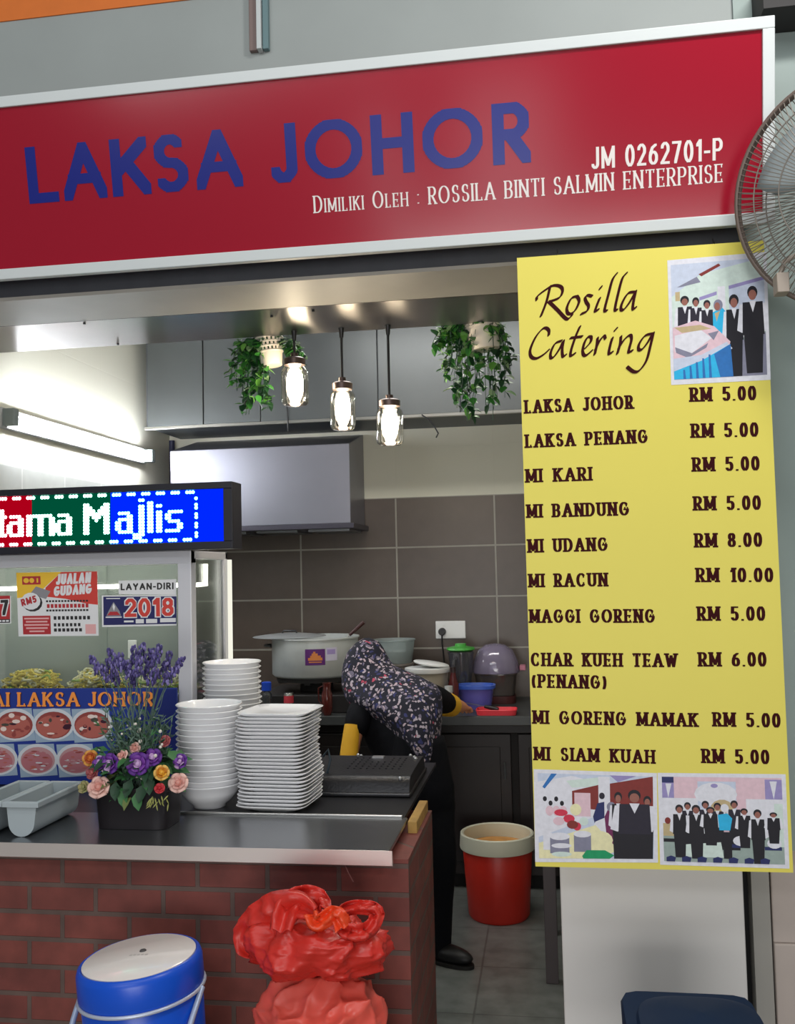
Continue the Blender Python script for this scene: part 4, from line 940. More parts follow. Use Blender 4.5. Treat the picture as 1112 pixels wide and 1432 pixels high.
# ================================================================ CUTLERY TRAYS
traym = mat('grey_tray_plastic', (168, 178, 182), .45)
def cutlery_tray(x0, y0, L, wd, lab):
    t = thing('cutlery_tray', lab, 'tray', (x0 + wd / 2, y0 + L / 2, CZ), 'grey cutlery trays on the counter')
    zt = CZ + .090; cx = x0 + wd / 2; rr = wd * .36; b = MB(); N_ = 12
    def section(y, hw, r, zlo, zup):
        s_ = [(cx - hw, zup)]
        for i in range(N_ + 1):
            a = pi + pi * i / N_; s_.append((cx + r * cos(a), zlo + r + r * sin(a) * 1.0))
        return s_ + [(cx + hw, zup)]
    hw = wd / 2 - .008
    def fn(u, v, inner):
        sec = section(0, hw - (.004 if inner else 0), rr - (.004 if inner else 0), CZ + .0005 + (.004 if inner else 0), zt)
        i = min(int(u * (len(sec) - 1)), len(sec) - 2); f = u * (len(sec) - 1) - i
        y = y0 + .008 + (.006 if inner else 0) + v * (L - .016 - (.012 if inner else 0))
        return V((sec[i][0] * (1 - f) + sec[i + 1][0] * f, y, sec[i][1] * (1 - f) + sec[i + 1][1] * f))
    n_ = N_ + 3
    b.grid(lambda u, v: fn(u, v, False), n_, 6); b.grid(lambda u, v: fn(1 - u, v, True), n_, 6)
    for v, inn in ((0, False), (1, False), (0, True), (1, True)):
        ps = [fn(i / (n_ - 1), v, inn) for i in range(n_)]; b.add(ps, [tuple(range(n_))])
    b.build('trough', traym, t, smooth=35)
    b = MB(); P = [V((x0, y0, zt)), V((x0 + wd, y0, zt)), V((x0 + wd, y0 + L, zt)), V((x0, y0 + L, zt))]
    def ringp(o_): return [V((x0 + o_, y0 + o_, zt)), V((x0 + wd - o_, y0 + o_, zt)), V((x0 + wd - o_, y0 + L - o_, zt)), V((x0 + o_, y0 + L - o_, zt))]
    A, B = ringp(0), ringp(.0125); H = V((0, 0, -.012)); K = V((0, 0, .003))
    vs = [p + H for p in A] + A + [p + K + (q - p) * .4 for p, q in zip(A, B)] + B + [p + H for p in B]
    b.add(vs, [(r * 4 + i, r * 4 + (i + 1) % 4, (r + 1) * 4 + (i + 1) % 4, (r + 1) * 4 + i) for r in range(4) for i in range(4)])
    b.build('rim', traym, t, bevel=.0015)
ft = PZ(53, 1122, CZ + .092)
cutlery_tray(ft.x - .102, ft.y, .255, .102, 'grey half-round cutlery tray nearest the flower pot')
cutlery_tray(ft.x - .102 - .104, ft.y + .002, .255, .102, 'grey half-round cutlery tray cut by the frame')

# ================================================================ FLOWER ARRANGEMENT
fc = V((-1.120, 2.53, CZ))
fa = thing('flower_arrangement', 'black pot of artificial lavender, purple and pink flowers on the counter', 'flower arrangement', fc)
potm = mat('black_pot', (26, 20, 24), .45)
b = MB().lathe(fc + V((0, 0, .0008)), [(0, 0), (.098, 0), (.106, .098), (.109, .100), (.109, .108), (.102, .108), (.100, .088), (0, .086)], 48, 0, None, .62, 7); b.build('pot', potm, fa, smooth=50)
lavm = [mat('lavender_' + k, c, .8) for k, c in (('violet', (92, 82, 142)), ('deep', (66, 58, 112)), ('pale', (132, 122, 178)))]
grn = [mat('stem_' + k, c, .6) for k, c in (('grey_green', (86, 110, 96)), ('dark_green', (32, 66, 42)), ('leaf_green', (58, 112, 62)), ('olive', (110, 122, 70)))]
tips = [(128, 918, .0), (150, 922, .02), (168, 914, -.02), (152, 908, .0), (186, 904, .02), (178, 925, -.03), (200, 900, .0), (212, 908, .03), (224, 902, -.02), (238, 912, .01), (232, 925, .03), (196, 920, -.04), (208, 925, .0), (160, 935, .03), (218, 935, -.03), (255, 920, .0), (242, 934, .0), (141, 930, -.02), (187, 938, .04)]
for i, (x, y, dy) in enumerate(tips):
    e = PY(x, y, fc.y + dy); s0 = fc + V((rnd.uniform(-.04, .04), rnd.uniform(-.03, .03), .09)); mid = s0 * .45 + e * .55 + V(((e.x - s0.x) * -.18, 0, 0))
    c_ = [V(q) for q in spline([tuple(s0), tuple(mid), tuple(e)], 8)]
    st = MB().tube(c_, .0013, 5); sto = st.build('lavender_stem', grn[0], fa, smooth=60)
    b = MB(); hd_ = c_[-4:]
    for k in range(46):
        t_ = k / 45; q = hd_[0].lerp(e, t_) if True else e
        a = rnd.uniform(0, 2 * pi); rr = .0140 * (1 - .5 * t_) * rnd.uniform(.5, 1.1)
        b.ell(q + V((rr * cos(a), rr * sin(a), 0)), (.0036, .0036, .0056), 6, 4, rnd.choices([0, 1, 2], [4, 3, 1.6])[0])
    b.build('lavender_head', lavm, sto, smooth=80)
# fine grey green sprigs
b = MB()
for k in range(120):
    a = rnd.uniform(0, 2 * pi); s0 = fc + V((.05 * cos(a), .03 * sin(a), .10)); e = fc + V((rnd.uniform(-.085, .085), rnd.uniform(-.06, .05), rnd.uniform(.20, .31)))
    pts = [V(q) for q in spline([tuple(s0), tuple(s0 * .5 + e * .5 + V((rnd.uniform(-.015, .015), 0, 0))), tuple(e)], 4)]; b.tube(pts, .0009, 4)
    for i in range(7): b.leaf(pts[rnd.randrange(2, len(pts))], (rnd.uniform(-1, 1), rnd.uniform(-1, .6), rnd.uniform(.1, 1)), (0, -1, .4), rnd.uniform(.016, .03), .0045, rnd.choices([0, 1, 2], [3, 2, 1])[0])
for (x0, y0, x1, y1) in ((215, 1010, 230, 965), (224, 1020, 246, 996), (216, 1015, 232, 1000)):
    b.tube([PY(x0, y0, fc.y - .02), PY((x0 + x1) / 2 + 2, (y0 + y1) / 2, fc.y - .02), PY(x1, y1, fc.y - .02)], .0008, 4)
b.build('sprigs', grn, fa, smooth=60, label='fine grey green leafy sprigs')
b = MB()
for k in range(34):
    c = fc + V((rnd.uniform(-.1, .1), rnd.uniform(-.075, .0), rnd.uniform(.13, .29))); b.ell(c, .0042 * rnd.uniform(.7, 1.4), 7, 5)
b.build('white_buds', mat('bud_white', (222, 216, 206), .7), fa, smooth=80, label='tiny white buds')
b = MB()
for k in range(190):
    a = rnd.uniform(0, 2 * pi); r_ = rnd.uniform(.03, .10); s0 = fc + V((r_ * cos(a), r_ * .6 * sin(a), rnd.uniform(.09, .20)))
    b.leaf(s0, (cos(a) + rnd.uniform(-.4, .4), sin(a) * .8 - .35, rnd.uniform(-.5, .6)), (0, -.5, 1), rnd.uniform(.03, .055), rnd.uniform(.016, .03), rnd.choices([1, 2, 3], [4, 3, 1])[0], .35)
for x, y in ((170, 1118), (190, 1122), (182, 1105), (200, 1112), (160, 1108), (208, 1100)):
    p = PY(x, y, fc.y - .075); b.leaf(p + V((0, .008, .028)), (rnd.uniform(-.3, .3), -.35, -1), (0, -1, .3), .052, .032, rnd.choice([1, 2, 2]), .1)
b.build('leaves', grn, fa, smooth=60, label='dark green leaves over the pot rim')
def bloom(px, py, dy, r, cols, lab):
    r *= 1.14; c = PY(px, py, fc.y + dy); b = MB(); ax = V((rnd.uniform(-.4, .4), -1, rnd.uniform(.2, .7))).normalized(); q = ax.to_track_quat('Z', 'Y').to_matrix()
    for ring, (n_, open_, ln) in enumerate(((3, .35, .7), (5, .7, .9), (6, 1.15, 1.0))):
        for i in range(n_):
            a0 = 2 * pi * i / n_ + ring * .5
            def f(u, v, a0=a0, open_=open_, ln=ln, n_=n_, ring=ring):
                a = a0 + (u - .5) * 2 * pi / n_ * 1.35 * (1 - .35 * v * v); th = open_ * v ** .8
                rad = r * ln * sin(th) * (1 - .0 * v) + .12 * r * v; z = r * ln * (.9 * v * cos(th * .9)) - (r * .25 * (abs(u - .5) * 2) ** 2 * v)
                return c + q @ V((rad * cos(a), rad * sin(a), z - .45 * r + ring * -.05 * r))
            b.grid(f, 5, 5, min(ring, len(cols) - 1) if rnd.random() < .8 else rnd.randrange(len(cols)))
    b.ell(c + q @ V((0, 0, -.1 * r)), r * .25, 8, 6, 0)
    b.build('bloom', [mat('petal_%d_%d_%d' % k, k, .6) for k in cols], fa, smooth=70, solid=.0006, label=lab)
pu = [(196, 160, 206), (122, 62, 160), (96, 44, 140)]; pk = [(214, 150, 138), (222, 168, 158), (232, 190, 178)]; orr = [(206, 112, 44), (176, 84, 42), (214, 150, 66)]; yl = [(226, 166, 50), (200, 128, 36), (226, 180, 90)]; rd = [(176, 34, 44), (196, 52, 60)]
rose = [(176, 96, 92), (160, 80, 84)]
for a in ((192, 1068, -.075, .027, pu, 'large purple bloom'), (152, 1068, -.07, .024, pu, 'purple bloom with pale heart'), (213, 1058, -.05, .022, pu, 'purple bloom'), (138, 1066, -.05, .018, pu, 'small purple bloom'), (251, 1064, -.02, .018, pu, 'purple bloom beside the bowls'),
          (137, 1100, -.085, .026, pk, 'pink carnation'), (249, 1094, -.05, .023, pk, 'pink carnation beside the bowls'), (170, 1056, -.06, .015, pk, 'small pink bloom'), (188, 1046, -.04, .014, pk, 'small pink bloom'), (126, 1060, -.03, .019, orr, 'orange bloom'),
          (128, 1080, -.06, .016, rose, 'dusty red bloom'), (226, 1080, -.08, .018, yl, 'yellow orange bloom'), (223, 1102, -.09, .012, rd, 'small red rosebud'), (230, 1036, -.02, .014, rose, 'dusty red bloom'), (116, 1100, -.03, .015, [(150, 150, 96), (170, 160, 110)], 'olive bloom')): bloom(*a)
b = MB()
for k in range(16):
    p = PY(222 + rnd.uniform(-12, 14), 1118 + rnd.uniform(-8, 6), fc.y - .085); b.leaf(p, (rnd.uniform(-.6, .6), -.5, -rnd.uniform(.2, 1)), (0, -1, .2), .022, .004, 0, .1)
b.build('fringe_leaves', [mat('leaf_lime', (146, 148, 78), .6)], fa, smooth=60, label='pale spiky leaves')

# ================================================================ GRIDDLE on the rear worktop
gz = CZ - .001
gr = thing('griddle', 'black lidded griddle on the rear worktop beside the plates', 'griddle', (-.62, 3.1, gz))
b = MB(); g0, g1 = -.86, -.425
b.box((g0, 2.872, gz + .0006), (g1, 3.27, gz + .012)); b.build('base_tray', mat('griddle_base', (40, 40, 44), .3, .5), gr, bevel=.004)
def gtop(u, v):
    x = g0 + .006 + u * (g1 - g0 - .012); y = 2.885 + v * .375
    e = min(1, min(v, 1 - v) * 9) ; z = gz + .012 + .046 * (1 - (1 - e) ** 2.2) - .010 * max(0, .5 - v)
    return V((x, y, z))
b = MB().grid(gtop, 12, 26)
for u in (0, 1):
    ps = [gtop(u, j / 25) for j in range(26)]; b.add(ps, [tuple(range(26))] if u == 0 else [tuple(range(26))[::-1]])
b.build('lid', mat('griddle_lid', (38, 38, 42), .36, .35, bump=.15, bump_scale=120), gr, smooth=50)
b = MB()
for i in range(6):
    for j in range(9):
        if 3 <= j <= 5 and i > 3: continue
        p = gtop(.50 + j * .048, .34 + i * .085); b.cyl(p + V((0, 0, -.002)), p + V((0, 0, .0022)), .0034, n=8)
b.build('lid_dimples', mat('griddle_dimple', (44, 44, 48), .36, .35), gr, smooth=40)
b = MB()
for u, v in ((.48, .9), (.50, .93), (.90, .90), (.94, .82), (.96, .75), (.93, .07)): p = gtop(u, v); b.ell(p, .006, 8, 6)
for u in (.63, .66, .69): p = gtop(u, .80); b.box(p + V((-.007, -.012, 0)), p + V((.006, .012, .004)))
b.build('lid_bolts', mat('bolt_bright', (190, 190, 192), .3, .7), gr, smooth=40, label='bright bolts and mark on the lid')
b = MB().tube([PY(452, 1058, 2.95), PY(459, 1048, 2.95), PY(462, 1062, 2.95), PY(458, 1080, 2.95), PY(452, 1085, 2.95)], .004, 8); b.build('handle_loop', mat('handle_teal', (52, 66, 76), .35), gr, smooth=60)

# ================================================================ BACK COUNTER
BZ = .83
bc = thing('kitchen_counter', 'dark kitchen counter along the tiled back wall', 'counter', (-.9, 4.95, 0))
b = MB().box((-2.14, 4.60, BZ - .045), (.6, 5.295, BZ)); b.build('worktop', mat('slate_worktop', (60, 62, 62), .4, noise_amt=.05), bc, bevel=.004)
dk = mat('espresso_wood', (31, 22, 21), .45, noise_amt=.1, noise_scale=5)
b = MB().box((-2.14, 4.72, .06), (.6, 5.29, BZ - .046)); b.build('carcass', mat('carcass_dark', (24, 19, 18), .7), bc)
b = MB().box((-2.14, 4.74, .0), (.6, 5.29, .06)); b.build('plinth', mat('plinth_black', (18, 16, 16), .7), bc)
for x0, x1 in ((-2.12, -1.66), (-1.65, -1.19), (-1.18, -.72), (-.71, -.205), (-.17, .26)):
    f = MB().box((x0, 4.695, .07), (x1, 4.718, BZ - .10)).box((x0 + .05, 4.690, .13), (x1 - .05, 4.696, BZ - .16)); d_ = f.build('cabinet_door', dk, bc, bevel=.003)
    MB().cyl((x1 - .03, 4.68, .52), (x1 - .03, 4.68, .60), .005, n=8).build('pull_handle', darksteel, d_, smooth=40)
b = MB().box((-2.12, 4.70, BZ - .095), (.58, 4.716, BZ - .048)); b.build('top_rail', dk, bc, bevel=.002)

# worktable behind the board
wt = thing('work_table', 'steel work table whose dark leg shows beside the white panel', 'table', (.28, 3.9, 0))
MB().box((-.055, 3.66, .80), (.60, 4.2, .84)).build('tabletop', darksteel, wt, bevel=.003)
for x, y in ((-.033, 3.69), (.57, 3.69), (-.033, 4.16), (.57, 4.16)):
    MB().box((x - .023, y - .02, .0), (x + .023, y + .02, .80)).build('leg', mat('leg_brown_grey', (84, 76, 78), .5, .2), wt, bevel=.002)

# ---- things on the kitchen counter
def on(x, y): return PZ(x, y, BZ)
stv = thing('gas_stove', 'low dark gas stove under the big aluminium pot', 'stove', (-1.2, 4.9, BZ))
MB().box((-1.46, 4.69, BZ + .0005), (-.985, 5.14, BZ + .09)).build('stove_body', mat('stove_body', (52, 50, 50), .4, .4), stv, bevel=.006)
b = MB()
for a in range(6): 
    t_ = a * pi / 3; b.box((-.015, .08, 0), (.015, .2, .03), 0, Matrix.Translation((-1.2, 4.9, BZ + .135)) @ Matrix.Rotation(t_, 4, 'Z'))
b.cyl((-1.2, 4.9, BZ + .09), (-1.2, 4.9, BZ + .14), .085, n=24).lathe((-1.2, 4.9, BZ + .145), [(.19, 0), (.205, 0), (.205, .02), (.19, .02), (.19, 0)], 32)
b.build('burner', mat('cast_iron', (30, 28, 28), .6), stv, smooth=40)
pc = V((-1.205, 4.9, BZ + .1665)); rp = .222
pot = thing('stock_pot', 'large aluminium stock pot on the gas stove with its lid slid aside', 'pot', pc)
MB().lathe(pc, [(0, 0), (rp - .012, 0), (rp, .012), (rp, .188), (rp + .008, .190), (rp + .008, .197), (rp - .004, .197), (rp - .004, .02), (0, .012)], 48).build('pot_body', mat('pot_aluminium', (206, 210, 208), .42, .2, noise_amt=.04), pot, smooth=50)
for s_ in (-1, 1):
    MB().tube([pc + V((s_ * rp, -.05, .15)), pc + V((s_ * (rp + .035), -.04, .155)), pc + V((s_ * (rp + .035), .04, .155)), pc + V((s_ * rp, .05, .15))], .006, 8).build('pot_handle', darksteel, pot, smooth=60)
lp = Plane(PY(438, 918, 4.675), (1, 0, 0), (0, 0, 1))
b = MB()
def on_pot(u, z, w_, h_, m, off):
    n_ = 5; vs = []
    for zz in (z, z + h_):
        for i in range(n_ + 1):
            uu = u + w_ * i / n_ - pc.x; vs.append(V((pc.x + uu, pc.y - math.sqrt((rp + off) ** 2 - uu * uu), zz)))
    b.add(vs, [(i, i + 1, n_ + 2 + i, n_ + 1 + i) for i in range(n_)], m)
def zz_(y): return PY(440, y, 4.68).z
def xx_(x): return PY(x, 918, 4.68).x
on_pot(xx_(427), zz_(930.5), xx_(453.5) - xx_(427), zz_(908) - zz_(930.5), 0, .001)
on_pot(xx_(454.5), zz_(925), xx_(468) - xx_(454.5), zz_(906.5) - zz_(925), 2, .001)
on_pot(xx_(456), zz_(916), xx_(466) - xx_(456), zz_(909) - zz_(916), 3, .0013)
for i, (x0, y0, x1, y1) in enumerate(((431, 924, 450, 920), (434, 920, 448, 917), (436, 917, 444, 914), (438, 914, 441, 911.5), (432, 927, 449, 925.5))):
    on_pot(xx_(x0), zz_(y0), xx_(x1) - xx_(x0), zz_(y1) - zz_(y0), 1, .0016)
b.build('pot_sticker', [mat('stk_purple', (88, 26, 108), .5), mat('stk_orange', (216, 130, 60), .5), mat('stk_white', (210, 206, 226), .5), mat('stk_lilac', (168, 150, 206), .5)], pot, label='purple and orange sticker')
lc = V((-1.335, 4.88, pc.z + .1985))
ld = thing('pot_cover', 'round dished aluminium cover lying half across the stock pot', 'cover', lc)
MB().lathe(lc, [(0, .012), (.05, .012), (.13, .006), (.185, 0), (.19, .0015), (.185, .004), (.13, .011), (.06, .018), (0, .018)], 40).build('cover_disc', mat('cover_steel', (190, 194, 196), .28, .5), ld, smooth=50)
MB().tube([lc + V((-.04, 0, .018)), lc + V((-.03, 0, .03)), lc + V((.03, 0, .03)), lc + V((.04, 0, .018))], .005, 8).build('cover_handle', black_plastic, ld, smooth=60)
l0, l1 = PY(489, 888, 4.93), PY(509, 870, 4.93)
la = thing('ladle', 'ladle with a dark handle leaning out of the stock pot', 'ladle', l0)
MB().cyl(l0, l1, .008, .011, n=10).build('ladle_handle', mat('dark_red_wood', (62, 26, 24), .45), la, smooth=50)
MB().tube([l0, l0 + (l0 - l1).normalized() * .02 , pc + V((.12, 0, .05)), pc + V((.10, 0, .02))], .005, 8).ell(pc + V((.08, 0, .045)), (.04, .04, .028), 14, 8).build('ladle_bowl', steel, la, smooth=60)

# small things in front of the stove
def cyl_thing(name, label, cat, c, parts, group=None):
    t = thing(name, label, cat, c)
    for nm, prf, mm in parts: MB().lathe(c, prf, 28).build(nm, mm, t, smooth=50)
    return t
jx = xx_(457); jc = V((PY(458, 970, 4.64).x, 4.630, BZ + .0008))
b_ = mat('brown_glaze', (84, 34, 30), .12, coat=.5)
t = cyl_thing('brown_jug', 'small glossy brown jug in front of the stove', 'jug', jc, [('jug_body', [(0, 0), (.018, 0), (.026, .02), (.027, .1), (.018, .125), (.022, .155), (.018, .155), (.014, .125), (0, .12)], b_)])
MB().tube([jc + V((-.02, 0, .14)), jc + V((-.042, 0, .13)), jc + V((-.042, 0, .07)), jc + V((-.026, 0, .05))], .004, 8).build('jug_handle', b_, t, smooth=60)
cc = PY(404, 985, 4.628); cc.z = BZ + .0008
cyl_thing('tin_can', 'silver tin can with a red mark in front of the stove', 'can', cc, [('can_body', [(0, 0), (.024, 0), (.024, .105), (.022, .108), (.0, .108)], mat('can_silver', (170, 172, 168), .22, .9)), ('can_label', [(.0246, .06), (.0247, .06), (.0247, .095), (.0246, .095)], mat('can_red', (196, 60, 72), .4))])
cc = PY(373, 985, 4.629); cc.z = BZ + .0008
cyl_thing('water_bottle', 'small bottle with a bright blue cap behind the plates', 'bottle', cc, [('bottle_body', [(0, 0), (.026, 0), (.027, .01), (.027, .1), (.014, .118), (0, .118)], glass('bottle_clear', (.85, .9, .95), .2)), ('bottle_cap', [(0, .119), (.024, .119), (.024, .158), (.02, .161), (0, .161)], mat('cap_blue', (30, 72, 190), .35))])

# plastic tubs right of the pot
gclear = glass('clear_plastic', (.80, .86, .86), .15, .08, .34, (206, 216, 216))
p = PY(551, 940, 5.12)
t = thing('plastic_tub', 'tall grey pail stacked with a clear tub beside the stock pot', 'tub', (p.x, 5.12, BZ))
MB().lathe((p.x, 5.12, BZ + .0008), [(0, 0), (.088, 0), (.105, .190), (.11, .193), (.11, .203), (.10, .203), (.085, .01), (0, .01)], 32).build('pail', mat('pail_grey', (140, 132, 126), .5), t, smooth=50)
MB().lathe((p.x + .004, 5.12, BZ + .205), [(0, 0), (.095, 0), (.11, .115), (.115, .118), (.115, .124), (.106, .124), (.092, .008), (0, .008)], 32).build('clear_tub', gclear, t, smooth=50)
MB().lathe((p.x + .004, 5.12, BZ + .214), [(0, 0), (.088, 0), (.094, .05), (0, .055)], 28).build('white_contents', mat('flour_white', (222, 222, 214), .8), t, smooth=50)
p = PY(598, 950, 4.80)
t = thing('round_container', 'cream round container with its white lid set askew', 'container', (p.x, 4.80, BZ))
MB().lathe((p.x, 4.80, BZ + .0008), [(0, 0), (.095, 0), (.103, .185), (0, .185)], 32).build('container_body', mat('cream_tub', (166, 158, 142), .5), t, smooth=50)
MB().lathe((p.x, 4.80, BZ + .187), [(0, 0), (.11, 0), (.112, .004), (.112, .022), (.104, .024), (0, .024)], 32).build('container_lid', white_plastic, t, smooth=50)
MB().lathe((p.x + .02, 4.80, BZ + .226), [(0, 0), (.085, -.002), (.09, .004), (.085, .008), (0, .012)], 32, 0, Matrix.Rotation(radians(9), 3, 'Y')).build('loose_lid', white_plastic, t, smooth=50)
# sauce bottle
p = PY(634, 950, 4.74)
cyl_thing('sauce_bottle', 'dark red sauce bottle behind the hand', 'bottle', V((p.x, 4.74, BZ + .0008)), [('bottle_body', [(0, 0), (.026, 0), (.027, .13), (.016, .165), (.012, .19), (0, .19)], mat('sauce_red', (76, 16, 20), .2)), ('bottle_cap', [(0, .191), (.015, .191), (.014, .215), (0, .215)], mat('cap_dark', (40, 20, 22), .4))])
for i, (x, y, z) in enumerate(((622, 950, .10),)):
    p = PY(627, 945, 4.69); cyl_thing('spice_jar', 'narrow white spice jar between the container and the blender', 'jar', V((p.x, 4.69, BZ + .0008)), [('jar_body', [(0, 0), (.018, 0), (.018, .10), (0, .10)], white_plastic), ('jar_lid', [(0, .101), (.02, .101), (.02, .13), (0, .13)], mat('jar_lid_grey', (190, 196, 196), .4))])
# blender
p = PY(645, 930, 5.00); bx_ = V((p.x, 5.00, BZ + .0008))
t = thing('blender', 'blender with a clear jug and a green lid on the kitchen counter', 'blender', bx_)
MB().lathe(bx_, [(0, 0), (.068, 0), (.072, .03), (.058, .07), (.05, .082), (0, .082)], 28).build('motor_base', mat('mint_plastic', (190, 218, 214), .4), t, smooth=50)
MB().lathe(bx_ + V((0, 0, .083)), [(0, 0), (.048, 0), (.066, .18), (.069, .18), (.069, .185), (.063, .183), (.045, .005), (0, .005)], 28).build('clear_jug', glass('jug_clear', (.66, .66, .68), .18, .05, .12, (150, 150, 160)), t, smooth=50)
MB().lathe(bx_ + V((0, 0, .27)), [(0, 0), (.055, 0), (.074, .01), (.07, .02), (.03, .028), (.028, .04), (0, .042)], 24).build('green_lid', mat('lid_green', (70, 160, 64), .4), t, smooth=50)
MB().tube([bx_ + V((-.02, -.062, .24)), bx_ + V((-.03, -.096, .23)), bx_ + V((-.03, -.094, .15)), bx_ + V((-.02, -.052, .11))], .008, 8).build('jug_handle', glass('jug_clear'), t, smooth=60)
# clear food box with domed lilac lid
p = PY(694, 955, 5.08); fb = V((p.x, 5.08, BZ + .0008))
t = thing('food_box', 'clear food box with a domed lilac lid against the back wall', 'food box', fb)
MB().lathe(fb + V((0, 0, .04)), [(0, 0), (.095, 0), (.108, .105), (.112, .106), (.112, .112), (.104, .11), (.092, .006), (0, .006)], 32, 0, None, .8, 4).build('box', glass('box_clear', (.62, .60, .58), .15, .1, .3, (122, 112, 108)), t, smooth=50)
MB().lathe(fb, [(0, 0), (.10, 0), (.10, .038), (0, .038)], 28, 0, None, .8, 4).build('red_stand', mat('stand_maroon', (70, 24, 26), .5), t, smooth=50)
MB().lathe(fb + V((0, 0, .1535)), [(.122, 0), (.124, .01), (.115, .06), (.09, .115), (.05, .142), (0, .15), (0, .146), (.05, .138), (.086, .112), (.11, .06), (.119, .01), (.122, 0)], 32, 0, None, .85, 2.3).build('lid', glass('lid_lilac', (.74, .70, .78), .2, .1, .35, (178, 168, 196)), t, smooth=60, label='domed lilac lid')
MB().box(fb + V((.124, -.04, .165)), fb + V((.155, .04, .19))).build('clip', mat('clip_pink', (190, 120, 140), .5), t, bevel=.004)
# blue basin
p = PY(666, 985, 4.86); bb = V((p.x, 4.86, BZ + .0008))
t = thing('basin', 'blue and violet plastic basin beside the hand', 'basin', bb)
MB().lathe(bb, [(0, 0), (.075, 0), (.088, .10), (0.084, .10), (.07, .006), (0, .006)], 32, 0, None, .8, 3).build('basin_wall', mat('basin_violet', (92, 88, 172), .35), t, smooth=50)
MB().lathe(bb, [(.088, .098), (.098, .10), (.099, .116), (.09, .118), (.085, .10), (.088, .098)], 32, 0, None, .8, 3).build('basin_rim', mat('basin_blue', (60, 96, 196), .35), t, smooth=50)
p = PY(652, 962, bb.y); MB().lathe((p.x, bb.y + .02, BZ + .0135), [(0, 0), (.03, 0), (.044, .09), (.04, .09), (.028, .005), (0, .005)], 24).build('white_cup', mat('cup_mint', (206, 232, 230), .35), None, smooth=50, label='pale mint cup standing in the blue basin', category='cup')
# red tray and knife
p0, p1 = PY(667, 1001, 4.63), PY(722, 1000, 4.63)
t = thing('chopping_tray', 'red rectangular plastic tray on the edge of the kitchen counter', 'tray', ((p0.x + p1.x) / 2, p0.y + .08, BZ))
cxm = (p0.x + p1.x) / 2; hwm = (p1.x - p0.x) / 2 + .005; y0_ = 4.605
MB().lathe((cxm, y0_ + hwm * .62, BZ + .0008), [(0, 0), (hwm * .94, 0), (hwm, .024), (hwm * .97, .026), (hwm * .9, .005), (0, .005)], 40, 0, None, .6, 7).build('tray_body', mat('tray_red', (226, 60, 72), .4), t, smooth=40)
kn = thing('knife', 'knife with a black handle lying across the red tray', 'knife', (cxm, y0_ + .04, BZ + .03))
k0, k1 = PY(697, 992, 4.66), PY(678, 988, 4.68)
dk_ = (k1 - k0); MB().tube([k0, k0 + dk_ * .5, k1], [.009, .011, .008], 8).build('handle', black_plastic, kn, smooth=60)
e_ = k1 + dk_.normalized() * .09; MB().prism([k1 + V((0, -.008, -.001)), k1 + V((0, .014, -.001)), e_ + V((0, .012, -.001)), e_ + V((-.02, -.004, -.001))], V((0, 0, .002))).build('blade', steel, kn)

# wall socket
a_, c_ = PY(610, 893, YB), PY(651, 868, YB)
so = thing('wall_socket', 'white double wall socket on the brown tiles', 'socket', ((a_.x + c_.x) / 2, YB, a_.z))
MB().box((a_.x, YB - .012, a_.z), (c_.x, YB - .0005, c_.z)).build('face_plate', white_plastic, so, bevel=.003)
for f in (.28, .72): MB().box((a_.x + (c_.x - a_.x) * f - .008, YB - .015, c_.z - .026), (a_.x + (c_.x - a_.x) * f + .008, YB - .0115, c_.z - .012)).build('switch', white_plastic, so, bevel=.001)
p = PY(619, 883, YB)
pg = thing('plug', 'black plug pushed into the white wall socket', 'plug', (p.x, YB - .013, p.z - .02))
MB().lathe((p.x, YB - .0125, p.z), [(0, 0), (.021, 0), (.021, -.02), (.016, -.034), (0, -.034)], 16, 0, Matrix.Rotation(radians(-90), 3, 'X')).build('plug_body', black_plastic, pg, smooth=50)
MB().tube([(p.x, YB - .035, p.z - .012), (p.x, YB - .035, p.z - .06), (p.x + .01, YB - .02, p.z - .2), (p.x + .05, YB - .02, BZ + .005)], .004, 6).build('cable', black_plastic, pg, smooth=60)

# red drum
dc_ = V((-.262, 4.36, .0005))
t = thing('drum', 'red plastic drum with a white rim on the kitchen floor', 'drum', dc_)
MB().lathe(dc_, [(0, 0), (.126, 0), (.134, .012), (.154, .31), (.148, .32), (.130, .02), (0, .012)], 40).build('drum_body', mat('drum_red', (190, 38, 24), .42, noise_amt=.08, noise_scale=6), t, smooth=50)
MB().lathe(dc_, [(.152, .295), (.164, .295), (.166, .305), (.162, .358), (.155, .362), (.147, .358), (.144, .295), (.152, .295)], 40).build('drum_rim', mat('drum_white', (214, 212, 190), .45), t, smooth=50, label='thick white rim')
MB().lathe(dc_, [(0, .298), (.141, .298), (.141, .302), (.06, .316), (0, .318)], 32).build('contents', mat('drum_orange', (206, 146, 76), .6, noise_amt=.35, noise_scale=10), t, smooth=50, label='orange stained contents')

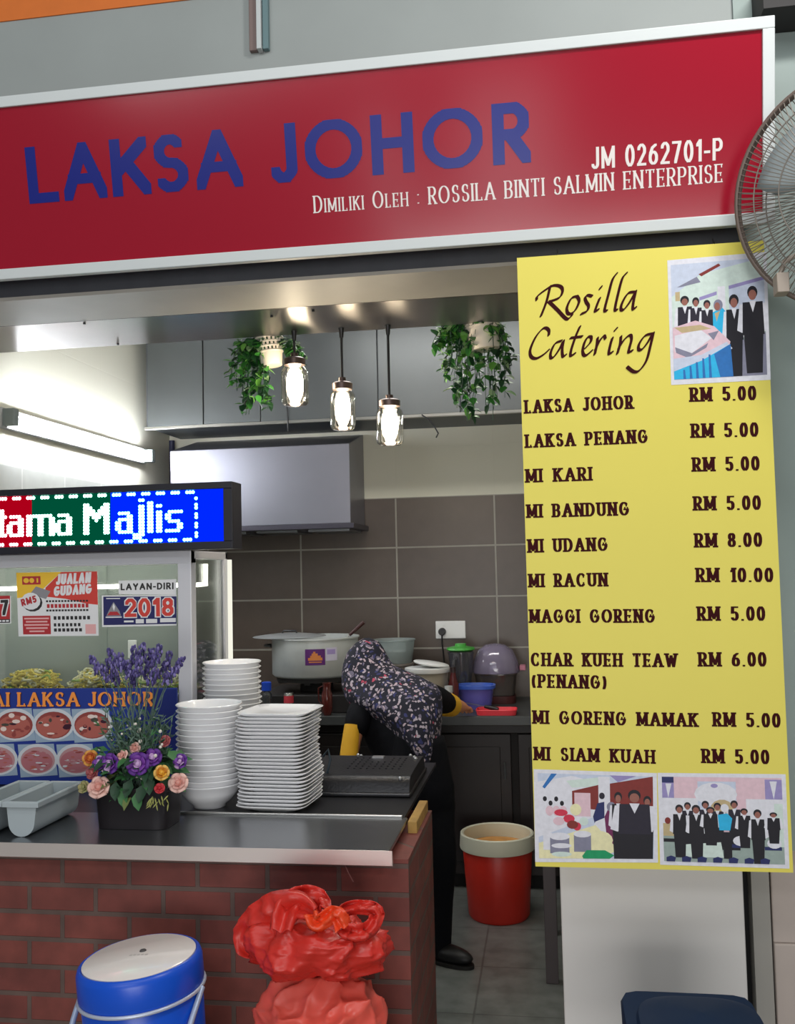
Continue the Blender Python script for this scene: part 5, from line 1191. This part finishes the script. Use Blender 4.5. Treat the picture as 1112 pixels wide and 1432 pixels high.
# ================================================================ PERSON bending over the kitchen counter
def skinned(name, verts, edges, radii, material, parent, root=0, sub=2, label=None):
    """one continuous surface grown round a jointed skeleton"""
    me = bpy.data.meshes.new(name + '_joints'); o = bpy.data.objects.new(name, me); COL.objects.link(o)
    me.from_pydata([V(v) for v in verts], edges, []); me.update()
    md = o.modifiers.new('Skin', 'SKIN'); md.use_smooth_shade = True
    lay = me.skin_vertices[0].data if me.skin_vertices else None
    if lay is None:
        bpy.context.view_layer.update(); lay = me.skin_vertices[0].data
    for i, r in enumerate(radii):
        lay[i].radius = r if isinstance(r, tuple) else (r, r); lay[i].use_root = (i == root)
    sb_ = o.modifiers.new('Subdivision', 'SUBSURF'); sb_.levels = sub; sb_.render_levels = sub
    dg = bpy.context.evaluated_depsgraph_get(); ev = o.evaluated_get(dg)
    nm = bpy.data.meshes.new_from_object(ev, depsgraph=dg)
    bpy.data.objects.remove(o); 
    b = MB(); b.v = [v.co.copy() for v in nm.vertices]; b.f = [tuple(p.vertices) for p in nm.polygons]; b.mi = [0] * len(b.f)
    r = b.build(name, material, parent, smooth=180)
    if label: r['label'] = label
    return r
HIP = PY(588, 1088, 3.90)
pelv = HIP; chest = PY(548, 1012, 4.02); neck = PY(526, 962, 4.08); head = PY(514, 930, 4.13); crown = PY(508, 906, 4.16)
shL = PY(504, 988, 4.02); elL = PY(501, 1004, 3.93); haL = PY(485, 1088, 3.84)
shR = PY(596, 972, 4.08); elR = PY(620, 982, 4.32); wrR = PY(637, 987, 4.48); haR = PY(646, 990, 4.54)
hipL, hipR = pelv + V((-.085, 0, -.10)), pelv + V((.030, -.01, -.10))
knR, anR = PY(613, 1200, 3.84), PY(609, 1318, 3.86); knL = V((hipL.x - .02, 3.86, .40)); anL = V((hipL.x - .03, 3.92, .08))
toeR = anR + V((.10, -.06, -.055)); toeL = anL + V((.02, -.13, -.05))
pe = thing('person', 'person in a floral headscarf and black clothes with yellow cuffs bending over the kitchen counter', 'person', (pelv.x, 3.9, 0))
J = [pelv, pelv.lerp(chest, .55), chest, neck, neck.lerp(head, .5), head, crown, chest.lerp(shL, .6), shL, elL, haL, chest.lerp(shR, .6), shR, elR, wrR, haR, hipL, knL, anL, toeL, hipR, knR, anR, toeR]
E_ = [(0, 1), (1, 2), (2, 3), (3, 4), (4, 5), (5, 6), (2, 7), (7, 8), (8, 9), (9, 10), (2, 11), (11, 12), (12, 13), (13, 14), (14, 15), (0, 16), (16, 17), (17, 18), (18, 19), (0, 20), (20, 21), (21, 22), (22, 23)]
Rr = [.06, .07, .08, .05, .05, .078, .055, .06, .045, .036, .027, .06, .045, .036, .038, .052, .045, .045, .034, .025, .045, .045, .034, .025]
# fingers resting on the worktop, and the left hand hanging
d0 = (haR - wrR).normalized(); sd = V((1, .1, 0)).normalized()
for k, (off, L_) in enumerate(((-.024, .058), (-.008, .068), (.008, .064), (.023, .050))):
    a = haR + sd * off + d0 * .012; m1 = a + d0 * L_ * .5 + V((0, 0, .004)); m2 = a + d0 * L_ * .95 + V((0, 0, -.012))
    i = len(J); J += [a, m1, m2]; E_ += [(15, i), (i, i + 1), (i + 1, i + 2)]; Rr += [.0095, .0088, .0075]
i = len(J); a = haR - sd * .03 - d0 * .01; J += [a, a - sd * .022 + d0 * .02 + V((0, 0, -.006)), a - sd * .026 + d0 * .045 + V((0, 0, -.012))]; E_ += [(15, i), (i, i + 1), (i + 1, i + 2)]; Rr += [.011, .0095, .008]
dn = (haL - elL).normalized()
for k, (off, L_) in enumerate(((-.022, .056), (-.007, .066), (.008, .062), (.022, .048))):
    a = haL + V((off, 0, 0)) + dn * .03; i = len(J); J += [a, a + dn * L_ * .5 + V((0, .008, 0)), a + dn * L_ + V((0, .02, 0))]; E_ += [(10, i), (i, i + 1), (i + 1, i + 2)]; Rr += [.0095, .0085, .0075]
i = len(J); a = haL + V((.03, 0, 0)); J += [a, a + V((.018, .006, -.02)), a + V((.02, .014, -.045))]; E_ += [(10, i), (i, i + 1), (i + 1, i + 2)]; Rr += [.011, .0095, .008]
body = skinned('body', J, E_, Rr, skin_m, pe)
# face (turned down and away from the street)
fd = V((-.35, .75, -.55)).normalized(); up = (crown - head).normalized(); sx = fd.cross(up).normalized(); fcn = head + fd * .072
b = MB()
b.ell(fcn + fd * .016 - up * .008, (.010, .014, .018), 10, 8)
for s_ in (-1, 1): b.ell(head + sx * s_ * .08, (.010, .018, .028), 8, 8)
b.build('nose_and_ears', skin_m, pe, smooth=80)
b = MB()
for s_ in (-1, 1): b.ell(fcn + sx * s_ * .030 + up * .018 + fd * .003, (.011, .008, .007), 8, 6)
b.build('eyes', mat('eye_dark', (40, 30, 28), .3), pe, smooth=80)
b = MB().ell(fcn - up * .042 + fd * .003, (.024, .009, .007), 10, 6); b.build('mouth', mat('lip', (150, 72, 70), .5), pe, smooth=80)
cloth = mat('black_cloth', (9, 10, 16), .9, spec=.2, bump=.25, bump_scale=30)
blv = [pelv + V((0, 0, -.02)), pelv.lerp(chest, .5), chest, neck.lerp(chest, .4), chest.lerp(shL, .6), shL, elL, elL.lerp(haL, .35), chest.lerp(shR, .6), shR, elR, elR.lerp(wrR, .55)]
skinned('blouse', blv, [(0, 1), (1, 2), (2, 3), (2, 4), (4, 5), (5, 6), (6, 7), (2, 8), (8, 9), (9, 10), (10, 11)], [.115, .135, .13, .07, .09, .08, .06, .05, .09, .075, .055, .048], cloth, pe)
b = MB()
for hp_, kn_, an_ in ((hipL, knL, anL), (hipR, knR, anR)):
    path = [pelv + V((0, 0, .16)), pelv + V((hp_.x - pelv.x, 0, 0)) * 1.0 if False else (pelv.lerp(hp_, .4)), hp_ + V((0, 0, -.03)), hp_.lerp(kn_, .5), kn_, kn_.lerp(an_, .5), an_ + V((0, 0, -.03))]
    pts_ = [V(q) for q in spline([tuple(q) for q in path], 6)]; rad = [.10, .125, .112, .088, .072, .064, .060]
    b.tube(pts_, [rad[min(int(i / 6), 5)] * (1 - (i % 6) / 6) + rad[min(int(i / 6) + 1, 6)] * ((i % 6) / 6) for i in range(len(pts_))], 20)
b.build('trousers', cloth, pe, smooth=80)
yel = mat('cuff_yellow', (232, 176, 38), .7)
def cuff(a, c, r0, r1): 
    b = MB(); ax = (c - a); n_ = 20; o_ = ax.orthogonal().normalized(); q_ = ax.normalized().cross(o_)
    vs = [a + ax * t + (r0 + (r1 - r0) * t) * f * (cos(2 * pi * i / n_) * o_ + sin(2 * pi * i / n_) * q_) for t, f in ((0, .8), (.0, 1), (.5, 1.04), (1, 1), (1, .72)) for i in range(n_)]
    b.add(vs, [(j * n_ + i, j * n_ + (i + 1) % n_, (j + 1) * n_ + (i + 1) % n_, (j + 1) * n_ + i) for j in range(4) for i in range(n_)])
    b.build('cuff', yel, pe, smooth=60, label='yellow cuff')
cuff(PY(493, 1014, 3.90), PY(486, 1072, 3.85), .033, .036)
cuff(PY(618, 983, 4.36), PY(632, 987, 4.46), .056, .050)
# headscarf cape
edges_ = [((508, 893), (517, 892), 4.15, .02), ((497, 900), (530, 897), 4.15, .06), ((487, 911), (538, 909), 4.14, .09), ((481, 927), (543, 920), 4.13, .10), ((478, 944), (550, 930), 4.11, .105), ((479, 961), (566, 937), 4.08, .11),
          ((484, 977), (588, 946), 4.05, .13), ((493, 988), (609, 957), 4.03, .15), ((519, 1001), (617, 968), 4.0, .165), ((546, 1022), (619, 990), 3.97, .17), ((564, 1044), (617, 1016), 3.94, .165), ((580, 1061), (614, 1046), 3.92, .15), ((595, 1076), (609, 1069), 3.91, .13)]
def scarf(u, v):
    s_ = v * (len(edges_) - 1); i = min(int(s_), len(edges_) - 2); f = s_ - i
    A = [PY(*edges_[i + k][0], edges_[i + k][2]) for k in (0, 1)]; B = [PY(*edges_[i + k][1], edges_[i + k][2]) for k in (0, 1)]
    a = A[0].lerp(A[1], f); c = B[0].lerp(B[1], f); dp = edges_[i][3] * (1 - f) + edges_[i + 1][3] * f
    mid = (a + c) / 2; hv = (c - a) / 2; t_ = 2 * pi * u
    fold = 1 + .05 * sin(7 * t_ + v * 9) * min(1, v * 2)
    return mid + hv * cos(t_) + V((0, -1, .12)) * (dp * sin(t_) * (fold if v > .3 else 1))
b = MB().grid(scarf, 48, 40, 0, True)
b.add([scarf(i / 48, 0) for i in range(48)], [tuple(range(48))])
b.build('headscarf', speckle('floral_cloth', (18, 19, 36), [(.22, (172, 162, 172)), (.44, (110, 102, 122)), (.62, (46, 50, 100)), (.76, (178, 160, 168)), (.97, (176, 66, 90))], 64), pe, smooth=180, label='dark floral headscarf covering head and back')
shoe_m = mat('shoe_black', (14, 14, 16), .5)
for an, toe in ((anR, toeR), (anL, toeL)):
    d = (toe - an); d.z = 0; d.normalize(); c = V((an.x, an.y, 0)) + d * .055; q = Matrix.Rotation(math.atan2(d.y, d.x), 3, 'Z')
    s_ = MB().ell(c + V((0, 0, .034)), (.122, .046, .034), 20, 10, 0, q).ell(c - d * .06 + V((0, 0, .055)), (.056, .044, .05), 16, 10, 0, q).build('shoe', shoe_m, pe, smooth=80)
    MB().lathe(c + V((0, 0, .0008)), [(0, 0), (.125, 0), (.126, .012), (0, .014)], 24, 0, q, .4).build('shoe_sole', mat('sole', (20, 19, 19), .7), s_, smooth=40)

# ================================================================ WALL FAN at the right edge
fcx = PY(1196, 262, 2.12); ax = V((-.50, -.84, -.16)).normalized()
fq = ax.to_track_quat('Z', 'Y').to_matrix()
fan = thing('wall_fan', 'dusty caged wall fan on the grey column beside the red sign', 'fan', fcx + V((.12, .2, -.25)))
cagem = mat('fan_cage', (126, 120, 112), .5, .3); RF = .248
def fp(r, a, z): return fcx + fq @ V((r * cos(a), r * sin(a), z))
dome = lambda r, s_: s_ * (.008 + .075 * (1 - (r / RF) ** 2.6))
for s_, nm in ((1, 'front_cage'), (-1, 'rear_cage')):
    b = MB()
    for i in range(120):
        a = 2 * pi * i / 120; b.tube([fp(RF * t_, a + (.18 * (1 - t_) if s_ > 0 else 0), dome(RF * t_, s_)) for t_ in (.22, .45, .68, .85, .95, 1.0)], .0011, 4)
    for r in (.24, .55, .8): b.tube([fp(RF * r, 2 * pi * i / 48, dome(RF * r, s_)) for i in range(48)], .0016, 5, closed=True)
    b.build(nm, cagem, fan, smooth=60)
b = MB()
for z in (.007, -.007): b.tube([fp(RF, 2 * pi * i / 64, z) for i in range(64)], .0052, 8, closed=True)
b.build('cage_rim', mat('fan_rim', (112, 98, 90), .5, .2), fan, smooth=60)
b = MB()
for k in range(3):
    def bl_(u, v, k=k):
        r = .04 + v * .16; a = 2 * pi * k / 3 + (u - .5) * (.9 + .5 * sin(pi * v)) + v * .35
        return fp(r, a, .028 * (u - .5) * 2 * .8)
    b.grid(bl_, 9, 9)
b.build('blades', mat('fan_blade', (140, 150, 152), .4), fan, smooth=60, solid=.002)
b = MB().cyl(fp(0, 0, .08), fp(0, 0, .088), .052, n=24).cyl(fp(0, 0, -.03), fp(0, 0, .03), .036, n=20); b.build('hub', mat('fan_hub', (128, 126, 120), .4), fan, smooth=40)
b = MB().cyl(fp(0, 0, -.19), fp(0, 0, -.075), .055, .066, n=24); b.build('motor', mat('fan_motor', (150, 142, 134), .5), fan, smooth=40, bevel=.006)
mp = fp(0, 0, -.17)
b = MB().tube([mp, mp + V((.01, .02, -.10)), V((mp.x + .01, 2.40, mp.z - .16))], .016, 10).box((mp.x - .045, 2.418, mp.z - .26), (mp.x + .065, 2.4395, mp.z - .06)); b.build('wall_bracket', mat('fan_bracket', (120, 112, 104), .5), fan, smooth=50, bevel=.002)
ps = PY(1092, 398, 2.20)
b = MB().box(ps + V((-.012, -.02, -.022)), ps + V((.014, .02, .022))).tube([ps + V((0, 0, .022)), ps + V((.01, 0, .05)), mp + V((-.02, -.02, -.04))], .006, 8)
b.build('switch_box', mat('fan_switch', (164, 152, 140), .5), fan, smooth=50, bevel=.004)

# ================================================================ IN FRONT OF THE COUNTER
# low bench just below the picture carries the cooler and the bags
bz = .30
be = thing('low_bench', 'low wooden bench below the blue cooler and red bags', 'bench', (-.72, 2.1, 0))
bw = mat('bench_wood', (120, 84, 56), .6, noise_amt=.15, noise_scale=10)
MB().box((-1.22, 1.88, bz - .03), (-.26, 2.325, bz)).build('seat', bw, be, bevel=.004)
for x in (-1.19, -.31):
    for y in (1.91, 2.29): MB().box((x - .02, y - .02, 0), (x + .02, y + .02, bz - .03)).build('leg', bw, be)
# cooler
cp = PY(195, 1338, 2.06); R1 = 88.5 / FPX * 2.06
lid_z = cp.z; tl_ = Matrix.Rotation(radians(-4.5), 3, 'Y') @ Matrix.Rotation(radians(1.5), 3, 'X')
cb_ = V((cp.x, cp.y, bz))
co = thing('cooler', 'round blue cooler with a white lid in front of the brick counter', 'cooler', cb_)
cblue = mat('cooler_blue', (14, 82, 206), .33); H_ = (lid_z - bz) ; top_c = V((cp.x, cp.y, lid_z))
L0 = lambda z: z - H_
# the whole cooler leans a little on the bench's edge
def cl(prf): return [(r, z - H_) for r, z in prf]
MB().lathe(top_c, cl([(0, .010), (R1 * .84, .010), (R1 * .90, .02), (R1 * .965, H_ - .075), (R1 * .93, H_ - .068), (0, H_ - .068)]), 48, 0, tl_).build('cooler_body', cblue, co, smooth=50)
MB().lathe(top_c, cl([(0, H_ - .066), (R1 * .98, H_ - .066), (R1 * 1.0, H_ - .060), (R1 * 1.0, H_ - .014), (R1 * .97, H_ - .002), (R1 * .93, H_ + .001), (R1 * .91, H_ - .004), (0, H_ - .006)]), 48, 0, tl_).build('lid_ring', cblue, co, smooth=50)
lt = MB().lathe(top_c, cl([(0, H_ - .0055), (R1 * .905, H_ - .0045), (R1 * .905, H_ + .001), (R1 * .88, H_ + .003), (0, H_ + .005)]), 48, 0, tl_).build('lid_top', mat('cooler_lid', (232, 226, 222), .22, coat=.4), co, smooth=50, label='white lid top')
MB().lathe(top_c + tl_ @ V((.0, .02, .0045)), [(0, 0), (.008, 0), (.006, .003), (0, .003)], 16, 0, tl_).build('vent_plug', mat('plug_grey', (70, 66, 66), .5), lt, smooth=40)
b = MB(); 
for i in range(5): b.box((-.022 + i * .009, -.004, .0046), (-.016 + i * .009, .002, .0052), 0, Matrix.Translation(top_c) @ tl_.to_4x4())
b.build('embossed_mark', mat('emboss', (176, 170, 168), .5), lt)
b = MB().tube([top_c + tl_ @ V((R1 * 1.0 * cos(2 * pi * i / 48), R1 * 1.0 * sin(2 * pi * i / 48), -.069)) for i in range(48)], .0042, 8, closed=True)
b.build('silver_band', mat('cooler_band', (196, 204, 220), .35, .3), co, smooth=60)
b = MB(); hp = [top_c + tl_ @ V((-R1 * 1.01, -.01, -.07)), top_c + tl_ @ V((-R1 * 1.07, -.05, -.12)), top_c + tl_ @ V((-R1 * 1.04, -.10, -.19)), top_c + tl_ @ V((-R1 * .5, -R1 * 1.08, -.235)), top_c + tl_ @ V((R1 * .4, -R1 * 1.10, -.235)), top_c + tl_ @ V((R1 * .86, -.11, -.17)), top_c + tl_ @ V((R1 * .97, -.05, -.11)), top_c + tl_ @ V((R1 * 1.02, -.0, -.07))]
b.tube([V(q) for q in spline([tuple(p) for p in hp], 6)], .0066, 8); b.build('carry_handle', mat('cooler_handle', (166, 180, 206), .35, .2), co, smooth=60)
# red plastic bags
redp = mat('red_plastic', (208, 48, 38), .40, sss=.15, spec=.5, bump=.12, bump_scale=14)
def crumple(p, amt, sc, seed): 
    q = p * sc + V((seed, seed * 1.7, seed * .3)); n_ = noise.noise(q); n2_ = noise.noise(q * 2.3)
    return amt * ((1 - abs(n_) ** .75 * 2) * .75 + (1 - abs(n2_) ** .7 * 2) * .38 - .45)
def bag(name, c, rx, ry, rz, seed, label, prof=None, tilt=0, mm=None):
    t = thing(name, label, 'plastic bag', V((c.x, c.y, c.z - rz)))
    def f(u, v):
        a = 2 * pi * u; th = pi * v; ct, st = cos(th), sin(th)
        k = abs(st) ** .62; h = -math.copysign(abs(ct) ** .75, ct)
        w_ = 1.0 + (prof(h) if prof else 0)
        p = V((rx * w_ * k * math.copysign(abs(cos(a)) ** .8, cos(a)), ry * k * math.copysign(abs(sin(a)) ** .8, sin(a)), rz * h))
        nrm = p.normalized(); d = crumple(V((p.x, p.y, p.z * .7)), .034, 9, seed) + crumple(V((p.x * .6, p.y * .6, p.z)), .009, 24, seed + 2) * (1 - .9 * max(0, -h - .45) / .55) * (1 - .8 * max(0, h - .45) / .55 if prof is None else 1)
        z = p + nrm * d; z.z = max(z.z, -rz); z.z += tilt * p.x * (1 if h > -.9 else 0) * max(0, (h + 1) / 2)
        return c + z
    b = MB().grid(f, 150, 100, 0, True); b.build('bag_body', mm or redp, t, smooth=180)
    return t
c2 = PY(455, 1445, 2.14); zt2 = PY(455, 1370, 2.14).z; rz2 = (zt2 - bz) / 2 + .001
bag('plastic_bag', V((c2.x - .005, 2.14, bz + rz2)), .148, .115, rz2, 3.1, 'pale red plastic bag stretched over its contents under the knotted bag', mm=mat('red_plastic_stretched', (226, 92, 78), .38, sss=.2, bump=.12, bump_scale=14))
c1 = PY(448, 1330, 2.13); zb1 = zt2 + .020; zt1 = PY(440, 1284, 2.13).z; rz1 = (zt1 - zb1) / 2
t = bag('plastic_bag', V((c1.x - .003, 2.13, zb1 + rz1)), .152, .110, rz1, 8.4, 'knotted red plastic bag on top of another red bag', prof=lambda h: .06 * h, tilt=-.06)
def ribbon(pts, wds, nrm_hint, seed):
    ps = [V(q) for q in spline([tuple(p) for p in pts], 7)]; n_ = len(ps); b = MB()
    def f(u, v):
        i = min(int(v * (n_ - 1)), n_ - 1); d = (ps[min(i + 1, n_ - 1)] - ps[max(i - 1, 0)]).normalized(); s_ = d.cross(V(nrm_hint)).normalized()
        s_ = s_ if s_.length > .1 else V((1, 0, 0)); q = v * (len(wds) - 1); j = min(int(q), len(wds) - 2); w_ = wds[j] * (1 - q + j) + wds[j + 1] * (q - j)
        p = ps[i] + s_ * w_ * (u - .5); up_ = s_.cross(d)
        return p + up_ * (crumple(p, .016, 26, seed) + .010 * sin(u * 9 + v * 5))
    b.grid(f, 9, n_); return b
B = 2.05
kx = PY(447, 1277, B)
b = ribbon([PY(440, 1279, B), PY(415, 1266, B + .02), PY(385, 1275, B + .03), PY(358, 1296, B + .05), PY(348, 1316, B + .07), PY(356, 1334, B + .06)], [.03, .06, .085, .09, .075, .03], (0, -1, .35), 2.2); b.build('gathered_fold', redp, t, smooth=180, solid=.0012)
b = ribbon([PY(392, 1300, B - .02), PY(408, 1266, B + .03), PY(432, 1256, B + .05), PY(449, 1262, B + .04), PY(449, 1276, B)], [.05, .06, .055, .04, .025], (0, -1, .3), 5.0); b.build('gathered_fold', redp, t, smooth=180, solid=.0012)
b = ribbon([PY(435, 1277, B - .01), PY(441, 1292, B - .02), PY(452, 1288, B - .02), PY(465, 1279, B - .02), PY(474, 1283, B - .02), PY(480, 1298, B - .02)], [.03, .036, .034, .034, .036, .03], (0, -1, .2), 4.0); b.build('knot', mat('red_plastic_bright', (240, 74, 34), .35, sss=.25), t, smooth=180, solid=.0015)
b = ribbon([PY(474, 1292, B), PY(490, 1304, B - .01), PY(510, 1303, B), PY(524, 1290, B + .02), PY(526, 1274, B + .03), PY(508, 1269, B + .04), PY(488, 1271, B + .03), PY(474, 1280, B + .0)], [.028, .038, .036, .03, .028, .03, .03, .024], (0, -1, .25), 6.0); b.build('handle_loop', redp, t, smooth=180, solid=.0012)
# bin in front of the white panel
q0, q1 = PY(878, 1400, 1.86), PY(1080, 1430, 1.86)
bn = thing('bin', 'dark blue bin with a domed cover before the white panel', 'bin', (.25, 1.95, 0))
bm = mat('bin_navy', (10, 38, 70), .6, spec=.25)
bx0, bx1 = q0.x, q1.x + .01; bt = PZ(880, 1408, .70); by0, by1 = 1.80, 2.12; zt = .640
b = MB(); b.lathe(((bx0 + bx1) / 2, (by0 + by1) / 2, .0008), [(0, 0), ((bx1 - bx0) * .44, 0), ((bx1 - bx0) * .49, zt - .05), (0, zt - .05)], 48, 0, None, (by1 - by0) / (bx1 - bx0), 8); b.build('bin_body', bm, bn, smooth=40)
b = MB(); b.lathe(((bx0 + bx1) / 2, (by0 + by1) / 2, zt - .049), [(0, 0), ((bx1 - bx0) * .5, 0), ((bx1 - bx0) * .505, .038), ((bx1 - bx0) * .49, .046), (0, .048)], 48, 0, None, (by1 - by0) / (bx1 - bx0), 9)
cxb = (bx0 + bx1) / 2 + .012; cyb = (by0 + by1) / 2
b.lathe((cxb, cyb, zt - .004), [((bx1 - bx0) * .46, 0), ((bx1 - bx0) * .44, .012), ((bx1 - bx0) * .30, .026), (0, .032)], 40, 0, None, 1.0, 3.2)
lo = b.build('bin_cover', bm, bn, smooth=45)
p = V((cxb + .02, cyb - .09, zt + .016)); MB().ell(p, (.006, .006, .004), 10, 6).build('cover_rivet', mat('bin_rivet', (40, 70, 116), .4), lo, smooth=80)
